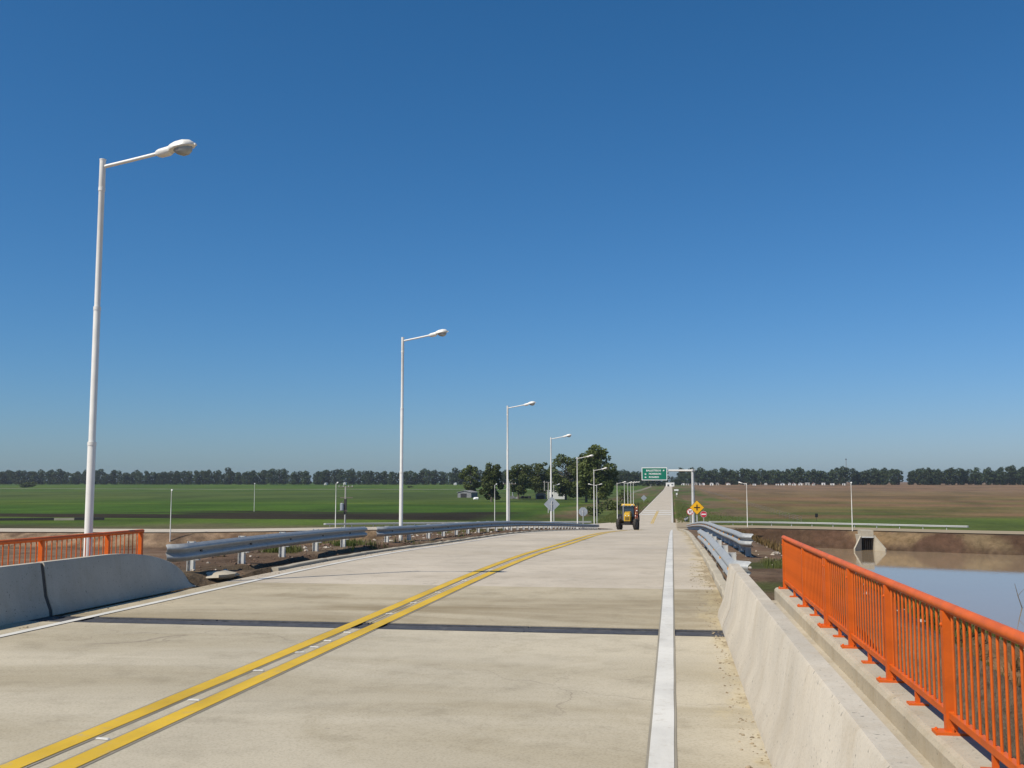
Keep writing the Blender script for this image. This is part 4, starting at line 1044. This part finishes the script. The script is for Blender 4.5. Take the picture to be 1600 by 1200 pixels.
big_tree(810, 780, 40, 722, 'ragged tree behind the tall lamp and utility pole, by the parked machinery', 20, 3)
big_tree(841, 778, 42, 719, 'ragged tree standing left behind the white farm house', 22, 4, .12)
big_tree(884, 781, 56, 709, 'wide dense tree behind the right end of white farm house', 34, 5, .10, False, 6500)
big_tree(916, 785, 48, 705, 'dense tree between the wide tree and the tallest dark tree', 30, 6, .10, False, 5500)
big_tree(934, 789, 62, 694, 'tallest dark tree with pointed top by the roadside', 42, 7, .08, False, 8500)
big_tree(928, 780, 26, 690, 'slim pointed tree poking above the tallest dark tree', 22, 8, .3, True, 3000)
def bush(px, py, rx, rzz, label, seed, n=700, leaf=.3):
    rnd = random.Random(seed); p = atZ(px, py, -6.3); mb = MB()
    bl = [(rnd.uniform(-.6, .6) * rx, rnd.uniform(-.4, .4) * rx, rzz * rnd.uniform(.3, .7), rx * .5, rx * .5, rzz * .45) for _ in range(7)]
    root = empty('bush', (p.x, p.y, T(p.x, p.y)))
    leaf_cloud(mb, bl, n, leaf, rnd, 0); mb.build('foliage', M['leaf'], root)
    MB().tube([(0, 0, -.2), (0, 0, rzz * .6)], rx * .05, 6).build('stem', M['bark'], root)
    return tag(root, label, 'bush')
bush(43, 763.5, 8.5, 5.6, 'lone dark bush out in the green field', 21, 900, .8)
bush(949, 797, 4.2, 2.6, 'dark bush at the foot of the tallest dark tree', 22)
bush(930, 806, 2.0, 2.3, 'small dark bush beside the lamp with the turned-away head', 23, 400)
bush(976, 786, 2.2, 4.6, 'tall narrow dark bush among the far verge lamps', 24, 500)
bush(641, 764, 4, 1.8, 'low dark bush far out in the green field', 25, 250, .6)
bush(1008, 759.5, 9, 3.2, 'bushy hedge clump by the far left roadside', 26, 500, .9)
bush(1034, 759, 8, 3.0, 'bushy hedge clump under the overhead sign by far road', 27, 500, .9)

def far_tree_mesh(seed, h, wd, trunk):
    rnd = random.Random(seed); mb = MB(); blobs = []
    mb.tube([(0, 0, -.5), (rnd.uniform(-.3, .3), 0, h * .5), (rnd.uniform(-.5, .5), 0, h * .8)], [.45, .35, .15], 5, 0)
    nb = 9
    for k in range(nb):
        f = (k + .5) / nb; env = math.sin(math.pi * (.2 + .68 * f)); a = k * 2.4 + rnd.random()
        blobs.append((wd * .36 * env * math.cos(a), wd * .36 * env * math.sin(a), h * (trunk + (1 - trunk) * f * .9), wd * .30, wd * .30, h * .13))
        mb.tube([(0, 0, h * (trunk + (1 - trunk) * f * .6)), blobs[-1][:3]], [.15, .08], 4, 0)
    leaf_cloud(mb, blobs, 900, .95, rnd, 1)
    return mb.mesh('far_tree', [M['bark'], M['leaffar']])
fl = [far_tree_mesh(100 + k, 19 + 1.2 * k, 11.5 + (k % 3), .03) for k in range(5)]
fr = [far_tree_mesh(200 + k, 18.5 + 1.1 * k, 10.5 + (k % 3), .08) for k in range(5)]
rnd = random.Random(77); ntree = 0
def far_row(px0, px1, Yf, step, meshes, label, group, gaps=(), smin=.85, smax=1.1, zoff=0):
    global ntree
    px = px0
    while px < px1:
        if not any(a < px < b for a, b in gaps):
            Y = Yf + rnd.uniform(-9, 9); p = atY(px, 756, Y); s_ = rnd.uniform(smin, smax) * (1.14 if rnd.random() < .07 else 1)
            o = put(rnd.choice(meshes), 'far_tree', None, (p.x, Y, T(p.x, Y) - .2 + zoff), (0, 0, rnd.uniform(0, 6.28))); o.scale = (s_ * rnd.uniform(.9, 1.2), s_ * rnd.uniform(.9, 1.2), s_)
            tag(o, label, 'tree', group); ntree += 1
        px += step * rnd.uniform(.75, 1.25)
LA, LG = 'dark tree in the long windbreak beyond the green field', 'windbreak trees beyond the green field'
RA, RG = 'dark tree in the far windbreak beyond the brown field', 'windbreak trees beyond the brown field'
far_row(-30, 1000, 1400, 10.2, fl, LA, LG, ((484, 491), (905, 945)), .82, 1.0)
far_row(-30, 1000, 1440, 16, fl, LA, LG, ((484, 491),), .85, 1.02)
far_row(945, 1046, 1230, 8.5, fl, 'dark tree in the belt left of the far end of the road', 'trees by the far end of the road', (), .72, .92)
far_row(1066, 1640, 1400, 9.6, fr, RA, RG, ((1411, 1419),), .88, 1.10)
far_row(1066, 1640, 1440, 17, fr, RA, RG, ((1409, 1420),), .9, 1.1)
far_row(1040, 1072, 1900, 8, fl, 'pale distant tree seen straight down the road', 'trees straight down the road', (), .6, .8)
for px in (1054, 1060):
    p = atY(px, 756, 1300)
    o = put(fl[0], 'far_tree', None, (p.x, 1300, T(p.x, 1300)), (0, 0, 1)); o.scale = (.6, .6, .45); tag(o, 'low tree right behind the white building at the road end', 'tree', 'low trees behind the end building')

# ------------------------------------------------------------------ ground cover: grass, clods and stones
def blades(spots, name, mat, label, hmin, hmax, per=9, seed=1, wid=.012):
    rnd = random.Random(seed); mb = MB(); zs = terrain(np.array([q[0] for q in spots]), np.array([q[1] for q in spots]))
    for (x, y), z in zip(spots, zs):
        z = float(z)
        for _ in range(per):
            a = rnd.uniform(0, 6.28); h = rnd.uniform(hmin, hmax); lean = rnd.uniform(.1, .55) * h; bx, by = x + rnd.uniform(-.12, .12), y + rnd.uniform(-.12, .12); i = len(mb.v)
            px_, py_ = math.cos(a + 1.57) * wid, math.sin(a + 1.57) * wid; ex, ey = math.cos(a) * lean, math.sin(a) * lean
            mb.v += [(bx - px_, by - py_, z - .03), (bx + px_, by + py_, z - .03), (bx + ex * .4 + px_ * .8, by + ey * .4 + py_ * .8, z + h * .6), (bx + ex * .4 - px_ * .8, by + ey * .4 - py_ * .8, z + h * .6), (bx + ex, by + ey, z + h)]
            mb.face((i, i + 1, i + 2, i + 3)); mb.face((i + 3, i + 2, i + 4))
    o = mb.build(name, mat); return tag(o, label, 'grass', kind='stuff')
rnd = random.Random(31)
def scatter(n, xa, xb, ya, yb, cond):
    X = np.array([rnd.uniform(xa, xb) for _ in range(n)]); Y = np.array([rnd.uniform(ya, yb) for _ in range(n)]); k = cond(X, Y); return list(zip(X[k], Y[k]))
sp = scatter(9000, 6.5, 24, 30, 95, lambda X, Y: (fbm(X + 9, Y, .28, 4) > .02) & (terrain(X, Y) > WATER_Z + .02))
blades(sp[:3600], 'grass', M['grass'], 'rough green grass on the embankment slope above the flood water', .15, .55, 9, 1, .022)
sp = scatter(7000, 3.5, 24, 20, 95, lambda X, Y: (fbm(X - 5, Y, .35, 4) > .0) & (terrain(X, Y) > WATER_Z + .02))
blades(sp[:3400], 'dry_grass', M['drygrass'], 'dry yellow weeds on the embankment slope above the flood water', .12, .5, 8, 2, .02)
sp = scatter(1500, 1.9, 5.5, 17, 25, lambda X, Y: fbm(X, Y, .5, 3) > .06)
blades(sp, 'grass_patch', M['grass'], 'patch of short grass on the bare earth past the short orange railing', .04, .13, 8, 3, .006)
sp = scatter(900, -12, -8.2, 20, 60, lambda X, Y: fbm(X, Y, .6, 3) > .30) + [(-9.6 + rnd.uniform(-.35, .35), 24.6 + rnd.uniform(-.5, .5)) for _ in range(60)] + [(-9.3 + rnd.uniform(-.25, .25), 28.8 + rnd.uniform(-.3, .3)) for _ in range(30)]
blades(sp, 'weeds', M['grass'], 'scattered green weeds on bare earth below the guardrails', .05, .22, 9, 4, .009)
sp = scatter(9000, -15, -7.9, 186, 420, lambda X, Y: (X < -8.3) & (np.random.rand(len(X)) > (Y - 186) / 240)) + scatter(9000, .9, 16, 190, 420, lambda X, Y: (X > .6) & (np.random.rand(len(X)) > (Y - 190) / 240 + (X - 4) / 14))
blades(sp, 'verge_grass', M['grass'], 'green grass verges of the straight road past the junction', .1, .28, 4, 5, .04)

def stones(spots, name, mat, label, smin, smax, seed):
    rnd = random.Random(seed); mb = MB(); zs = terrain(np.array([q[0] for q in spots]), np.array([q[1] for q in spots]))
    for (x, y), tz in zip(spots, zs):
        r = rnd.uniform(smin, smax) * (1 if rnd.random() < .9 else 1.8); z = float(tz) if not (XL < x < XR and y < 118) else P(y)
        mb.ball((x, y, z + r * .2), (r * rnd.uniform(.8, 1.5), r * rnd.uniform(.8, 1.4), r * .7), 6, 4, 0, .25, rnd)
    return tag(mb.build(name, mat), label, 'stones', kind='stuff')
sp = scatter(900, -12.5, -8.0, 17.5, 60, lambda X, Y: X < 0) + scatter(300, -12, -8.1, 60, 110, lambda X, Y: X < 0)
stones(sp, 'soil_clods', M['clod'], 'brown soil clods strewn under the guardrails', .012, .038, 1)
sp = scatter(160, -12.5, -8.1, 17.5, 50, lambda X, Y: X < 0) + scatter(260, 1.1, 7, 16.5, 60, lambda X, Y: X > 0) + scatter(700, 5, 22, 28, 95, lambda X, Y: terrain(X, Y) > WATER_Z)
stones(sp, 'pale_stones', M['stone'], 'pale stones scattered over the embankment earth', .012, .04, 2)
sp = scatter(420, .40, .60, 3, 13, lambda X, Y: X < .56 - .12 * np.random.rand(len(X)) ** 2) + scatter(240, .25, .68, 13, 24, lambda X, Y: X > .3) + scatter(260, -7.72, -7.45, 11, 40, lambda X, Y: X < -7.4)
M['grit'] = pmat('road_grit', (.27, .215, .14), .9, 0, .5, 9)
stones(sp, 'road_grit', M['grit'], 'fine grit gathered along the foot of barriers and kerbs', .003, .009, 3)

# bare branch standing in the flood water
p = atZ(1597, 950, WATER_Z); br = empty('dead_branch', (p.x, p.y, WATER_Z))
q = atY(1586, 912, p.y) - p
MB().tube([(.3, 0, -.6), (0, 0, 0), (q.x * .5 - .05, 0, q.z * .5), (q.x, .1, q.z)], [.05, .045, .035, .015], 6).build('stem', M['bark'], br)
MB().tube([(q.x * .5 - .05, 0, q.z * .5), (q.x * .5 + .5, .1, q.z * .8)], [.025, .01], 5).build('twig', M['bark'], br)
tag(br, 'thin bare branch sticking out of the flood water', 'branch')

# ------------------------------------------------------------------ haze
hz, ht, hp = nodes_of('thin_haze'); ht.nodes.remove(hp)
pv = add(ht, 'ShaderNodeVolumePrincipled'); pv.inputs['Color'].default_value = (.82, .90, 1, 1); pv.inputs['Density'].default_value = .00007; pv.inputs['Anisotropy'].default_value = .2
ht.links.new(pv.outputs[0], ht.nodes['Material Output'].inputs['Volume'])
hb = MB().box((0, 4400, 11), (14400, 9400, 46)).build('haze', hz); tag(hb, 'thin bluish haze over the fields', kind='stuff')
